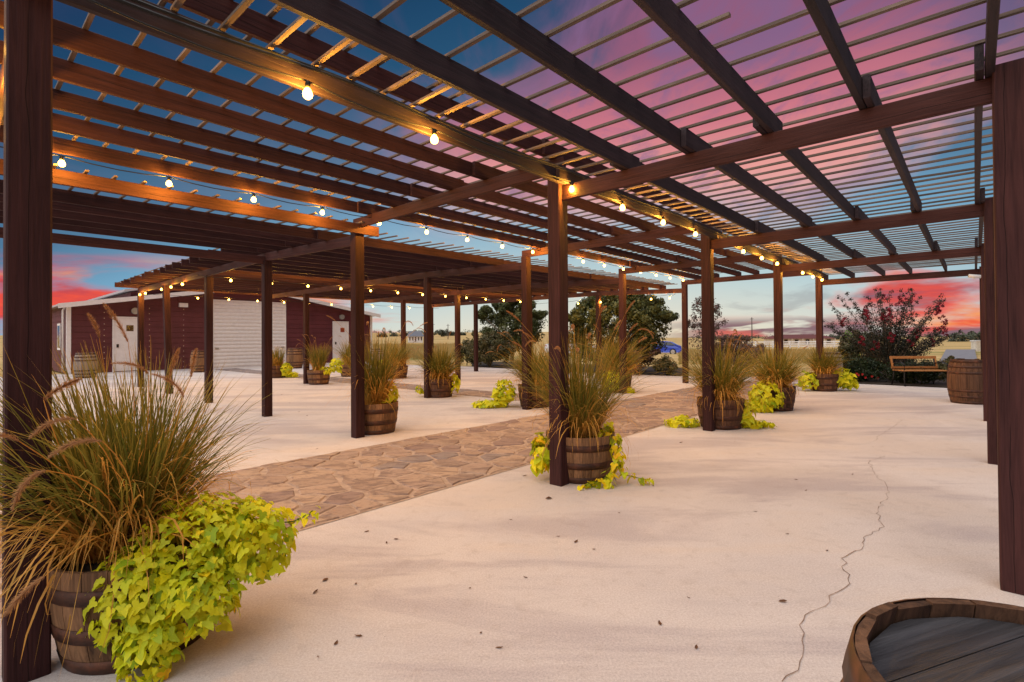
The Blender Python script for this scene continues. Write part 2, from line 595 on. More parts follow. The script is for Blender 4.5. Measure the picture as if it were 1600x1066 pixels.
def flagstones(a0, a1, b0, b1, size, seed):
    rng = np.random.default_rng(seed)
    P, R = [], []
    for _ in range(6000):
        q = np.array([rng.uniform(a0 - .1, a1 + .1), rng.uniform(b0 - .05, b1 + .05)])
        r = size * rng.choice([.55, .8, 1.0, 1.25, 1.5])
        if all(abs((q - p)[0] / 1.3) ** 2 + (q - p)[1] ** 2 > ((r + ro) / 2) ** 2 for p, ro in zip(P, R)):
            P.append(q); R.append(r)
    res = []
    for i, p in enumerate(P):
        poly = [np.array(q) for q in ((a0, b0), (a1, b0), (a1, b1), (a0, b1))]
        for j, q in enumerate(P):
            if i != j and np.sum((p - q) ** 2) < (size * 4) ** 2:
                poly = clip(poly, p, q)
                if len(poly) < 3: break
        if len(poly) < 3: continue
        ar = .5 * abs(sum(poly[k][0] * poly[(k + 1) % len(poly)][1] - poly[(k + 1) % len(poly)][0] * poly[k][1] for k in range(len(poly))))
        if ar < .010: continue
        res.append(poly)
    return res


def make_stone(poly, rng):
    c = sum(poly) / len(poly)
    # drop short edges, jitter the outline, shrink by the joint
    pts = []
    n = len(poly)
    for k in range(n):
        a, b = poly[k], poly[(k + 1) % n]
        L = np.linalg.norm(b - a)
        if L < .03: continue
        segs = max(1, int(L / .10))
        for t in range(segs):
            q = a + (b - a) * (t / segs)
            if t: q = q + rng.normal(0, .014, 2)
            pts.append(q)
    if len(pts) < 3: return
    gap = rng.uniform(.008, .018)
    wc = W(c[0], c[1])
    top, low = [], []
    zt = rng.uniform(.008, .017)
    tilt = rng.normal(0, .006, 2)
    for q in pts:
        d = c - q
        L = np.linalg.norm(d)
        if L < gap * 2: return
        q1 = q + d / L * gap
        q2 = q + d / L * (gap + .012)
        w1, w2 = W(q1[0], q1[1]) - wc, W(q2[0], q2[1]) - wc
        z = zt + tilt[0] * w2.x + tilt[1] * w2.y + rng.normal(0, .0012)
        low.append((w1.x, w1.y, .002)); top.append((w2.x, w2.y, max(.006, z)))
    k = len(pts)
    fs = [tuple(range(k, 2 * k))]
    for i in range(k):
        fs.append((i, (i + 1) % k, k + (i + 1) % k, k + i))
    return wc, low + top, fs


rs = np.random.default_rng(3)
SL = [make_stone(p, rs) for p in flagstones(PM0 + .02, PM1, PS0 + .012, PS1 - .012, .205, 11) + flagstones(QM0, QM1, QS0 + .02, QS1, .30, 5)]
SL = sorted([q for q in SL if q], key=lambda q: q[0].length)
for wc, vs_, fs_ in SL[:299]:
    place('stone', mesh('stone', vs_, fs_, M['stone']), path, wc)
if SL[299:]:
    mbs = MB()
    for wc, vs_, fs_ in SL[299:]:
        mbs.add([Vector(q) + wc for q in vs_], fs_)
    tag(place('far_stones', mbs.me('far_stones', M['stone']), path), kind='stuff')

# the long crack and some small ones
def crack(pix, w=.010):
    rng = random.Random(5)
    pts = []
    for a, b in zip(pix[:-1], pix[1:]):
        A, B = G(*a), G(*b)
        n = max(2, int((B - A).length / .05))
        for i in range(n):
            q = A.lerp(B, i / n)
            if i: q = q + Vector((rng.gauss(0, .011), rng.gauss(0, .008), 0))
            pts.append(q)
    pts.append(G(*pix[-1]))
    v, f = [], []
    for i, p in enumerate(pts):
        t = pts[min(i + 1, len(pts) - 1)] - pts[max(i - 1, 0)]
        nrm = Vector((-t.y, t.x, 0)).normalized()
        ww = w * rng.uniform(.25, 1.0) * .5
        v += [(p.x + nrm.x * ww, p.y + nrm.y * ww, .004), (p.x - nrm.x * ww, p.y - nrm.y * ww, .004)]
        if i: f.append((2 * i - 2, 2 * i - 1, 2 * i + 1, 2 * i))
    place('crack', mesh('crack', v, f, M['crack']), patio)


crack([(1222, 1066), (1250, 1034), (1253, 1002), (1249, 978), (1258, 962), (1290, 948), (1304, 928), (1328, 913), (1325, 905), (1315, 886),
       (1322, 870), (1345, 860), (1353, 838), (1382, 824), (1372, 813), (1372, 795), (1390, 770), (1383, 755), (1366, 742), (1358, 722), (1382, 713)], .0052)
crack([(1366, 690), (1372, 682), (1395, 668), (1410, 655)], .0045)

# road, beds
road = sheet('road', [G(1462, 575).xy, G(1530, 575).xy, G(1523, 546).xy, G(1478, 546).xy], .004 - .03, M['asphalt'])
road.location.z = .02
bedo = sheet('mulch_bed', [G(1600, 611).xy, G(1318, 598.5).xy, G(1314, 581).xy, G(1500, 578).xy, G(1620, 590).xy], .012, M['mulch'])
sheet('lawn_edge_soil', [G(738, 572.5).xy, G(882, 580.6).xy, G(1062, 587.6).xy, G(1080, 575).xy, G(900, 569).xy, G(735, 565).xy], .010, M['mulch'])

# ------------------------------------------------------------------ timber
_bm = {}


def board_mesh(L, w, h, mat):
    key = (round(L, 3), round(w, 4), round(h, 4), mat.name)
    if key not in _bm:
        c = min(.006, w * .12, h * .12)
        prof = [(-w / 2 + c, -h / 2), (w / 2 - c, -h / 2), (w / 2, -h / 2 + c), (w / 2, h / 2 - c), (w / 2 - c, h / 2), (-w / 2 + c, h / 2),
                (-w / 2, h / 2 - c), (-w / 2, -h / 2 + c)]
        v = [(x, a, b) for x in (-L / 2, L / 2) for a, b in prof]
        f = [(i, (i + 1) % 8, 8 + (i + 1) % 8, 8 + i)[::-1] for i in range(8)]
        f += [tuple(range(8)), tuple(range(15, 7, -1))]
        _bm[key] = mesh('board', v, f, mat)
    return _bm[key]


def board(name, a, b, w, h, mat, parent, roll=0.0):
    """straight board from a to b (world), w wide, h high, its middle on the line"""
    a, b = Vector(a), Vector(b)
    d = b - a
    rot = d.to_track_quat('X', 'Z').to_euler()
    if roll:
        rot = (d.to_track_quat('X', 'Z').to_matrix() @ Matrix.Rotation(roll, 3, 'X')).to_euler()
    return place(name, board_mesh(d.length, w, h, mat), parent, (a + b) / 2, rot)


def post_mesh(h, w):
    key = ('post', round(h, 3), w)
    if key not in _bm:
        c, k = .007, w / 2
        prof = [(-k + c, -k), (k - c, -k), (k, -k + c), (k, k - c), (k - c, k), (-k + c, k), (-k, k - c), (-k, -k + c)]
        v = [(a, b, z) for z in (0, h) for a, b in prof]
        f = [(i, (i + 1) % 8, 8 + (i + 1) % 8, 8 + i) for i in range(8)]
        f += [tuple(range(7, -1, -1)), tuple(range(8, 16))]
        _bm[key] = mesh('post', v, f, M['post'])
    return _bm[key]


PW = .142


def post(m, s, h, parent, lean=0.0):
    p = W(m, s)
    return place('post', post_mesh(h * U, PW), parent, p, (lean, 0, -YAW))


T2, H6 = .040, .142       # 2x6 timber
hu = H6 / U               # its height in lay-out units
_lv = {}


def lath_mesh(L, var):
    key = (round(L, 2), var)
    if key not in _lv:
        rng = random.Random(hash((round(L, 2), var)) & 0xffff)
        n = 7
        w, h = .027, .017
        v, f = [], []
        a1, a2, p1 = rng.uniform(-.012, .012), rng.uniform(-.010, .010), rng.uniform(0, 6)
        for i in range(n):
            t = i / (n - 1)
            x = (t - .5) * L
            dy = a1 * math.sin(3.1 * t + p1) + rng.gauss(0, .0012)
            dz = a2 * math.sin(4.2 * t + p1 * 2) * .4
            for q, r in ((-w / 2, 0), (w / 2, 0), (w / 2, h), (-w / 2, h)):
                v.append((x, dy + q, dz + r))
            if i:
                b = 4 * i
                for k in range(4):
                    f.append((b - 4 + k, b - 4 + (k + 1) % 4, b + (k + 1) % 4, b + k)[::-1])
        f += [(0, 1, 2, 3), (4 * n - 1, 4 * n - 2, 4 * n - 3, 4 * n - 4)]
        _lv[key] = mesh('lath', v, f, M['lath'])
    return _lv[key]


def lath(m, s0, s1, z, parent, skew=0.0):
    a, b = W(m + skew * .5, s0, z), W(m - skew * .5, s1, z)
    d = b - a
    L = round(d.length, 1)
    place('lath', lath_mesh(L, random.randrange(5)), parent, (a + b) / 2, d.to_track_quat('X', 'Z').to_euler())


# --- tall pergola over the flagstone walk
S2 = 2.5609
ZL = 2.1403                               # top of its posts
tall = empty('pergola', W(1.3 * BAY, 1.3), 'tall burgundy timber pergola spanning the flagstone walk, lights along both edges', 'pergola')
for k in range(-1, 4):
    post(k * BAY, 0.0, ZL, tall)
    post(k * BAY, S2, ZL, tall)
    board('girder', W(k * BAY + .012, -.055, ZL + hu / 2), W(k * BAY + .012, S2 + .075, ZL + hu / 2), T2, H6, M['beam'], tall)
ZLR = ZL + hu
soff = [0.035, .33, .70, 1.11, 1.49, 1.91, 2.34]


def rafters(parent, soff, zbot, kmin, kmax, mat, z_of=None, over0=.12, over1=.12, ov=.13):
    for n, s in enumerate(soff):
        for k in range(kmin, kmax):
            side = .016 * (1 if (k + n) % 2 else -1)
            m0 = k * BAY - (over0 if k == kmin else ov)
            m1 = (k + 1) * BAY + (over1 if k == kmax - 1 else ov)
            z = zbot if z_of is None else z_of(s)
            dz = random.uniform(0, .002)
            board('rafter', W(m0 + random.uniform(-.02, .02), s + side, z + hu / 2 + dz), W(m1 + random.uniform(-.02, .02), s + side, z + hu / 2 + dz), T2, H6, mat, parent)


rafters(tall, soff, ZLR, -1, 3, M['beam'], over0=.3, over1=.28)
LS = .166
m = -1.1 * BAY
while m < 3 * BAY + .26:
    lath(m, -.13, S2 + .10 + random.uniform(-.02, .02), ZLR + hu + .001, tall, random.uniform(-.012, .012))
    m += LS * random.uniform(.96, 1.04)

# --- lower pergola on the right, over the plain concrete
SR = -2.2371
ZR = 1.935
low = empty('pergola', W(1.3 * BAY, -1.2), 'lower open pergola on the right above the cracked concrete, with wide lath bays', 'pergola')
for k in range(0, 4):
    post(k * BAY, SR, ZR + hu + .03, low)
    board('girder', W(k * BAY - .004, -.051, ZR + hu / 2), W(k * BAY - .004, SR + .0507, ZR + hu / 2), T2, H6, M['beam'], low)
ZRR = ZR + hu
roff = [-.085, -.53, -.945, -1.35, -1.77, -2.165]
rafters(low, roff, ZRR, -1, 3, M['beam_dark'], over0=.05, over1=.22)
m = -.99 * BAY
i = 0
while m < 3 * BAY + .2:
    s1 = SR - .06 + random.uniform(-.02, .02)
    s0 = -.055
    if i in (10,): lath(m, s0, -1.50, ZRR + hu + .001, low, .01)
    elif i in (27,):
        lath(m, s0, -1.25, ZRR + hu + .001, low, .05)
        lath(m + .03, -1.28, s1, ZRR + hu + .002, low, -.09)
    else:
        lath(m, s0, s1, ZRR + hu + .001, low, random.uniform(-.015, .015))
    m += LS * random.uniform(.95, 1.05)
    i += 1

# --- wide pergola on the far left, over the seating court
SW = [S2, 4.7632, 6.9795, 9.126, 11.2451]


def zg(s):
    return 1.965 + .070 * min(1.0, max(0.0, (s - S2) / 2.2))


wide = empty('pergola', W(1.5 * BAY, 7.0), 'wide low pergola in the middle distance before the dark red barn', 'pergola')
for k in range(0, 4):
    for j, s in enumerate(SW[1:]):
        if k == 3 and j == 3: pass
        h = zg(s) + hu
        post(k * BAY, s, zg(s), wide, 0.028 if (k == 0 and j == 2) else 0.0)
    for a, b in zip(SW[:-1], SW[1:]):
        o = .0 if k else -.0
        e0 = .055 if a == S2 else 0.0
        board('girder', W(k * BAY - .01, a + e0, zg(a) + hu / 2), W(k * BAY - .01, b + (.16 if b == SW[-1] else 0), zg(b) + hu / 2), T2, H6, M['beam'], wide)
post(-BAY, SW[1], zg(SW[1]), wide)
board('girder', W(-1.25 * BAY, SW[1], zg(SW[1]) + hu / 2 - .045), W(-.026, SW[1], zg(SW[1]) + hu / 2 - .045), T2, H6, M['beam'], wide)
board('girder', W(-BAY - .01, S2 + .06, zg(S2) + hu / 2), W(-BAY - .01, SW[1] - .02, zg(SW[1]) + hu / 2), T2, H6, M['beam'], wide)
zr2 = lambda s: zg(s) + hu
woff = [3.15 + .41 * i for i in range(21)]
rafters(wide, [s for s in woff if s > 4.95], 0, 0, 3, M['beam'], zr2, over0=.42, over1=.3)
rafters(wide, [s for s in woff if s <= 4.95], 0, -1, 3, M['beam'], zr2, over0=.42, over1=.3)
board('rafter', W(-1.3 * BAY, S2 - .075, zr2(S2) + hu / 2), W(.20, S2 - .075, zr2(S2) + hu / 2), T2, H6, M['beam'], wide)
m = -1.25 * BAY
while m < 3 * BAY + .25:
    cuts = [2.74 if m > .1 else 2.42, 4.9] if m < -.16 * BAY else [2.74 if m > .1 else 2.42, 4.78, 8.05, 11.55]
    for a, b in zip(cuts[:-1], cuts[1:]):
        za, zb = zr2(a) + hu, zr2(b) + hu
        A, B = W(m, a + random.uniform(-.04, .04), za + .001), W(m + random.uniform(-.015, .015), b, zb + .001)
        d = B - A
        place('lath', lath_mesh(round(d.length, 1), random.randrange(5)), wide, (A + B) / 2, d.to_track_quat('X', 'Z').to_euler())
    m += LS * random.uniform(.97, 1.03)

# ------------------------------------------------------------------ string lights
def bulb_mesh():
    b = MB()
    b.lathe([(.0005, -.052), (.014, -.050), (.024, -.041), (.028, -.028), (.026, -.014), (.018, .002), (.013, .012), (.0005, .012)], 12)
    return b.me('bulb', M['bulb'], True)


def socket_mesh():
    b = MB()
    b.lathe([(.0005, .008), (.016, .008), (.0165, .030), (.012, .045), (.006, .052), (.0005, .052)], 10)
    return b.me('socket', M['rubber'], True)


BULB, SOCK = bulb_mesh(), socket_mesh()
FIL = bpy.data.lights.new('filament', 'POINT')
FIL.energy = 58.0
FIL.color = (1.0, .46, .05)
FIL.shadow_soft_size = .012


def strand(pts, bulbs, label, drop=.05, sag=.03):
    """cable through pts; bulbs at the given fractional places between pts ends"""
    a, b = Vector(pts[0]), Vector(pts[-1])
    t = empty('string_light', (a + b) / 2, label, 'string lights', 'strands of lit bulbs on the pergolas')
    n = max(2, len(bulbs))
    cab = MB()
    fr = [0] + list(bulbs) + [1]
    cp = []
    for f0, f1 in zip(fr[:-1], fr[1:]):
        for q in range(4):
            u = q / 4
            p = a.lerp(b, f0 + (f1 - f0) * u)
            cp.append(p - Vector((0, 0, sag * 4 * u * (1 - u))) - t.location)
    cp.append(b - t.location)
    cab.tube(cp, .0055, 5)
    place('cable', cab.me('cable', M['rubber']), t, t.location)
    for f in bulbs:
        p = a.lerp(b, f)
        rz = random.uniform(-.12, .12)
        s = place('socket', SOCK, t, p - Vector((0, 0, drop)), (rz, rz * .7, 0))
        bo = place('bulb', BULB, t, p - Vector((0, 0, drop)), (rz, rz * .7, 0))
        place('filament', FIL, bo, p - Vector((0, 0, drop + .026)))
    return t


def row_strand(s, z, m0, m1, places, label, **kw):
    a, b = W(m0, s, z), W(m1, s, z)
    return strand([a, b], [(q - m0) / (m1 - m0) for q in places], label, **kw)


row_strand(-.135, 2.045, -2.6, 8.1, [-1.848, -1.195, -.02] + [.643 + .69 * i for i in range(11)],
           'bright strand along the nearest post row between tall and right pergola')
row_strand(2.30, 2.215, -3.0, 8.0, [-2.32 + .602 * i for i in range(17)],
           'strand of round bulbs hanging under the far edge of the tall pergola')
row_strand(6.84, 2.02, -.2, 8.2, [.28 + .65 * i for i in range(12)], 'strand crossing the middle of the wide pergola lengthwise')
row_strand(11.12, 2.02, .1, 8.2, [.4 + .66 * i for i in range(12)], 'strand on the barn side edge of the wide pergola')
a, b = W(-.06, 11.2, 2.03), W(-.06, 5.6, 2.03)
strand([a, b], [.03, .11, .32, .43, .55], 'short strand on the end beam of the wide pergola facing the barn doors')
a, b = W(3 * BAY - .05, 2.75, 1.95), W(3 * BAY - .05, 7.2, 1.95)
strand([a, b], [.03, .13, .28, .43, .58, .74], 'strand on the far cross beam in front of the big round tree', drop=.09)
a, b = W(-BAY - .06, .25, 2.13), W(-BAY - .06, 2.5, 2.13)
strand([a, b], [.12, .36, .62], 'strand on the cross beam behind the nearest post at the left edge')

# thick feed cable clipped along the first right-hand rafter
fc = empty('power_cable', W(3, -.12, 2.1), 'black power cables clipped along the beam above the nearest lights', 'cable')
for off, sag in ((0, .035), (.012, .06)):
    cb = MB()
    pts = []
    for i in range(90):
        q = i / 89
        mm = -2.6 + 10.6 * q
        pts.append(W(mm, -.116 - off, 2.125 - off - sag * abs(math.sin(mm * 1.9)) ** 1.5 * .6) - fc.location)
    cb.tube(pts, .009, 5)
    place('cable_run', cb.me('cable_run', M['rubber']), fc, fc.location)

# security camera on the far right post
sc_ = empty('security_camera', W(3 * BAY - .06, SR + .14, 1.93), 'small white security camera fixed at the far right post top', 'camera')
b = MB(); b.tube([(0, 0, 0), (.02, -.06, -.03), (-.03, -.10, -.06)], .022, 8)
place('bracket', b.me('bracket', M['white'], True), sc_, sc_.location)
b = MB(); b.tube([(-.12, -.06, -.01), (.06, -.15, -.04)], .038, 10)
place('housing', b.me('housing', M['white'], True), sc_, sc_.location)

# ------------------------------------------------------------------ barrels
def prof_r(z, h, rb, rm):
    """radius of a full barrel of height h at z: bottom radius rb, belly rm"""
    t = z / h * 2 - 1
    return rm - (rm - rb) * t * t


def stave_mesh(z0, z1, h, rb, rm, n, mat, thick=.016, nz=7, lip=0.0):
    w = 2 * math.pi / n * .5
    v, f = [], []
    for i in range(nz):
        z = z0 + (z1 - z0) * i / (nz - 1)
        r = prof_r(z, h, rb, rm)
        g = .0016 / r
        for rr, aa in ((r, -w + g), (r * 1.0015, 0), (r, w - g), (r - thick, w - g), (r - thick, -w + g)):
            v.append((rr * math.cos(aa), rr * math.sin(aa), z - z0))
        if i:
            b = 5 * i
            for k in range(5):
                f.append((b - 5 + k, b - 5 + (k + 1) % 5, b + (k + 1) % 5, b + k))
    f += [(4, 3, 2, 1, 0), tuple(5 * nz - 5 + k for k in range(5))]
    return mesh('stave', v, f, mat)


def hoop_mesh(za, zb, h, rb, rm, mat):
    b = MB()
    ra, rb2 = prof_r(za, h, rb, rm), prof_r(zb, h, rb, rm)
    b.lathe([(ra + .001, za), (ra + .0045, za), (rb2 + .0045, zb), (rb2 + .001, zb)], 40)
    return b.me('hoop', mat, True)


HB = .90      # full barrel height
_bp = {}


def barrel(loc, kind, label, rot=0.0, tone='stave', scale=1.0, group=None, tilt=(0, 0)):
    half = kind == 'half'
    n = 22
    key = (kind, tone)
    if key not in _bp:
        rb, rm = .285, .345
        z0, z1 = (.0, .45) if half else (0, HB)
        d = {}
        d['st'] = stave_mesh(z0, z1, HB, rb, rm, n, M[tone], nz=6 if half else 9)
        hs = [(.002, .062), (.142, .206), (.312, .374)] if half else [(.004, .058), (.125, .168), (.245, .290), (.61, .655), (.732, .775), (.842, .896)]
        d['hp'] = [hoop_mesh(a, b_, HB, rb, rm, M['rust']) for a, b_ in hs]
        if half:
            s = MB(); s.lathe([(.0005, .415), (.10, .420), (.20, .408), (.312, .400)], 24)
            d['soil'] = s.me('soil', M['soil'], True)
        else:
            d['plank'] = []
            for i in range(5):
                R = .268
                y0, y1 = -R + 2 * R * i / 5 + .0012, -R + 2 * R * (i + 1) / 5 - .0012
                ys = [y0 + (y1 - y0) * q / 4 for q in range(5)]
                top = [(math.sqrt(max(R * R - y * y, 1e-6)), y) for y in ys] + [(-math.sqrt(max(R * R - y * y, 1e-6)), y) for y in reversed(ys)]
                k = len(top)
                v = [(x, y, .850) for x, y in top] + [(x, y, .872) for x, y in top]
                f = [tuple(range(k - 1, -1, -1)), tuple(range(k, 2 * k))] + [(q, (q + 1) % k, k + (q + 1) % k, k + q) for q in range(k)]
                d['plank'].append(mesh('head_board', v, f, M['headwood']))
        _bp[key] = d
    d = _bp[key]
    t = empty('half_barrel_planter' if half else 'barrel', loc, label, 'planter' if half else 'barrel', group)
    for i in range(n):
        dz = random.uniform(-.004, .004) if half else random.uniform(-.010, .012)
        o = place('stave', d['st'], t, Vector(loc) + Vector((0, 0, 0)), (0, 0, rot + 2 * math.pi * i / n))
        o.scale = (scale, scale, scale * (1 + dz))
    for hm in d['hp']:
        o = place('hoop', hm, t, loc, (0, 0, rot)); o.scale = (scale,) * 3
    if half:
        o = place('soil', d['soil'], t, loc); o.scale = (scale,) * 3
    else:
        for pm in d['plank']:
            o = place('head_board', pm, t, loc, (0, 0, rot)); o.scale = (scale,) * 3
    return t


# ------------------------------------------------------------------ plants
def tint_mesh(name, V, Fc, tint, mat):
    me = bpy.data.meshes.new(name)
    me.vertices.add(len(V)); me.vertices.foreach_set('co', np.asarray(V, np.float32).ravel())
    Fc = np.asarray(Fc, np.int32)
    nf, k = Fc.shape
    me.loops.add(nf * k); me.loops.foreach_set('vertex_index', Fc.ravel())
    me.polygons.add(nf)
    me.polygons.foreach_set('loop_start', np.arange(0, nf * k, k, dtype=np.int32))
    me.polygons.foreach_set('loop_total', np.full(nf, k, np.int32))
    at = me.attributes.new('tint', 'FLOAT', 'POINT')
    at.data.foreach_set('value', np.clip(np.asarray(tint, np.float32), 0, 1))
    me.materials.append(mat)
    me.update(calc_edges=True)
    me.validate()
    return me


def blades_mesh(n, rad, height, spread, seed, droop=1.0, wid=.0065, straw=.35, lean=(0, 0)):
    rng = np.random.default_rng(seed)
    V, Fc, T = [], [], []
    seg = 6
    for i in range(n):
        a = rng.uniform(0, 2 * math.pi)
        r0 = rad * math.sqrt(rng.uniform(0, 1))
        dead = rng.uniform() < straw
        L = height * (rng.uniform(.35, .85) if dead else rng.uniform(.6, 1.12))
        out = rng.uniform(.02, 1.0) ** .85 * spread * (1.15 if dead else 1)
        a2 = a + rng.normal(0, .85)
        dx, dy = math.cos(a2), math.sin(a2)
        base = np.array([r0 * math.cos(a), r0 * math.sin(a), 0])
        th = out * .72
        crv = out * rng.uniform(.2, 1.9) * droop + rng.normal(0, .15) + (rng.uniform(.3, 1.6) if dead else 0)
        w = wid * rng.uniform(.45, 1.3)
        p = base.copy()
        tw = rng.uniform(0, math.pi)
        b = len(V)
        t0 = rng.uniform(.55, 1.0) if not dead else rng.uniform(0, .3)
        kink = rng.integers(2, seg) if (dead and rng.uniform() < .4) else -1
        for j in range(seg + 1):
            u = j / seg
            ang = th + crv * u * u * .9
            if kink > 0 and j >= kink: ang += 1.0
            if j:
                dirv = np.array([dx * math.sin(ang) + lean[0] * u, dy * math.sin(ang) + lean[1] * u, math.cos(ang)])
                p = p + dirv * L / seg
            ww = w * (1 - u) ** .6 * (.6 + .4 * min(1, u * 4)) + .0004
            s = np.array([-dy * math.cos(tw) - dx * math.sin(tw) * .4, dx * math.cos(tw) - dy * math.sin(tw) * .4, math.sin(tw) * .3])
            V.append(p - s * ww); V.append(p + s * ww)
            base_t = t0 * min(1, .15 + u * 2.4) if not dead else t0
            tip = max(0, u - .82) * 3.0
            T += [max(0, base_t - tip)] * 2
            if j:
                q = b + 2 * j
                Fc.append((q - 2, q - 1, q + 1, q))
    return V, Fc, T


def seed_head_mesh(L, bend, seed):
    rng = np.random.default_rng(seed)
    V, Fc, T = [], [], []
    def axis(u):
        ang = bend * u
        return np.array([L * (math.sin(ang) / max(bend, .01)) * 0 + L * u * math.sin(ang * .6), 0, L * u * math.cos(ang * .6)])
    for i in range(420):
        u = rng.uniform(0, 1)
        p = axis(u)
        t = axis(min(1, u + .02)) - axis(max(0, u - .02)); t /= np.linalg.norm(t)
        a = rng.uniform(0, 2 * math.pi)
        n1 = np.cross(t, [0, 1, 0]); n1 /= np.linalg.norm(n1); n2 = np.cross(t, n1)
        o = n1 * math.cos(a) + n2 * math.sin(a)
        env = (math.sin(math.pi * min(1, u * .93 + .06))) ** .6
        ln = rng.uniform(.010, .017) * env + .003
        tip = p + o * ln + t * ln * 1.1
        sd = np.cross(o, t) * .0013
        b = len(V)
        V += [p - sd, p + sd, tip]
        Fc.append((b, b + 1, b + 2))
        T += [0, .2, rng.uniform(.4, 1)]
    return tint_mesh('seed_head', V, Fc, T, M['seed'])


SEEDS = [seed_head_mesh(.17, b_, i) for i, b_ in enumerate((.3, .9, 1.5, 2.1))]


def fountain_grass(loc, label, n, height, spread, seed, heads=8, rad=.17, wid=.0065, straw=.35, group='fountain grasses in the barrels', lean=(0, 0), headdir=None, headup=1.0):
    t = empty('fountain_grass', loc, label, 'ornamental grass', group)
    V, Fc, T = blades_mesh(n, rad, height, spread, seed, wid=wid, straw=straw, lean=lean)
    o = place('blades', tint_mesh('blades', V, Fc, T, M['grass']), t, loc)
    o['kind'] = 'stuff'
    rng = random.Random(seed)
    for i in range(heads):
        a = rng.uniform(0, 6.283) if headdir is None else headdir + rng.gauss(0, .9)
        th = rng.uniform(.10, .55) * spread
        L = height * rng.uniform(.98, 1.32) * headup
        c = rng.uniform(.2, .8)
        pts = []
        p = Vector((math.cos(a) * rad * .5, math.sin(a) * rad * .5, 0))
        for j in range(7):
            u = j / 6
            ang = th + c * u * u
            if j: p = p + Vector((math.cos(a) * math.sin(ang), math.sin(a) * math.sin(ang), math.cos(ang))) * L / 6
            pts.append(p.copy())
        sb = MB(); sb.tube(pts, [.0022] * 6 + [.0014], 3, False)
        me = sb.me('stem', M['grass'])
        at = me.attributes.new('tint', 'FLOAT', 'POINT'); at.data.foreach_set('value', [.25] * len(me.vertices))
        st = place('stem', me, t, loc)
        d = (pts[-1] - pts[-2]).normalized()
        q = Matrix.Rotation(a, 3, 'Z') @ Matrix.Rotation(math.acos(max(-1, min(1, d.z))), 3, 'Y')
        place('seed_head', SEEDS[rng.randrange(4)], t, Vector(loc) + pts[-1], q.to_euler()).scale = (1, 1, rng.uniform(.7, 1.15))
    return t


LOBE = [(0, 0), (.14, -.14), (.34, -.18), (.50, -.06), (.54, .14), (.46, .36), (.28, .64), (0, .95)]


LOBE2 = [(0, 0), (.15, -.18), (.40, -.22), (.55, -.03), (.52, .16), (.33, .28), (.23, .62), (0, 1.0)]


def leaf_shape(size, cup=.25, LOBE=LOBE):
    """three-lobed vine leaf, petiole at origin, tip along +Y, upper side +Z"""
    pts = LOBE + [(-x, y) for x, y in reversed(LOBE[1:-1])]
    v = []
    for x, y in pts:
        v.append((x * size, y * size, size * (.30 * abs(x) - cup * (x * x * 1.3 + max(0, y) ** 2 * .55))))
    n = len(pts)
    mid = [(0, .30 * size, -.02 * size), (0, .68 * size, -cup * .26 * size)]
    v += mid
    a, b = n, n + 1
    h = n // 2                     # index of the tip
    f = [(0, 1, a), (1, 2, a), (2, 3, a), (3, 4, a), (4, 5, a), (5, b, a), (5, 6, b), (6, h, b)]
    f += [(n - 1, 0, a), (n - 2, n - 1, a), (n - 3, n - 2, a), (n - 4, n - 3, a), (n - 5, n - 4, a), (b, n - 5, a), (n - 6, n - 5, b), (h, n - 6, b)]
    return v, f


def leaf_obj_meshes():
    out = []
    for i, cup in enumerate((.2, .5, .9, .4)):
        v, f = leaf_shape(1.0, cup, LOBE if i in (0, 2) else LOBE2)
        me = mesh('leaf', v, f, M['vine_obj'], False)
        at = me.attributes.new('tint', 'FLOAT', 'POINT')
        at.data.foreach_set('value', [.0 + .12 * (abs(q[0]) + q[1]) * .5 for q in v])
        out.append(me)
    return out


LEAF = leaf_obj_meshes()


def leaf_frame(nrm, tip):
    z = Vector(nrm).normalized()
    y = (Vector(tip) - z * Vector(tip).dot(z))
    if y.length < 1e-4: y = z.orthogonal()
    y.normalize()
    x = y.cross(z)
    return Matrix((x, y, z)).transposed()


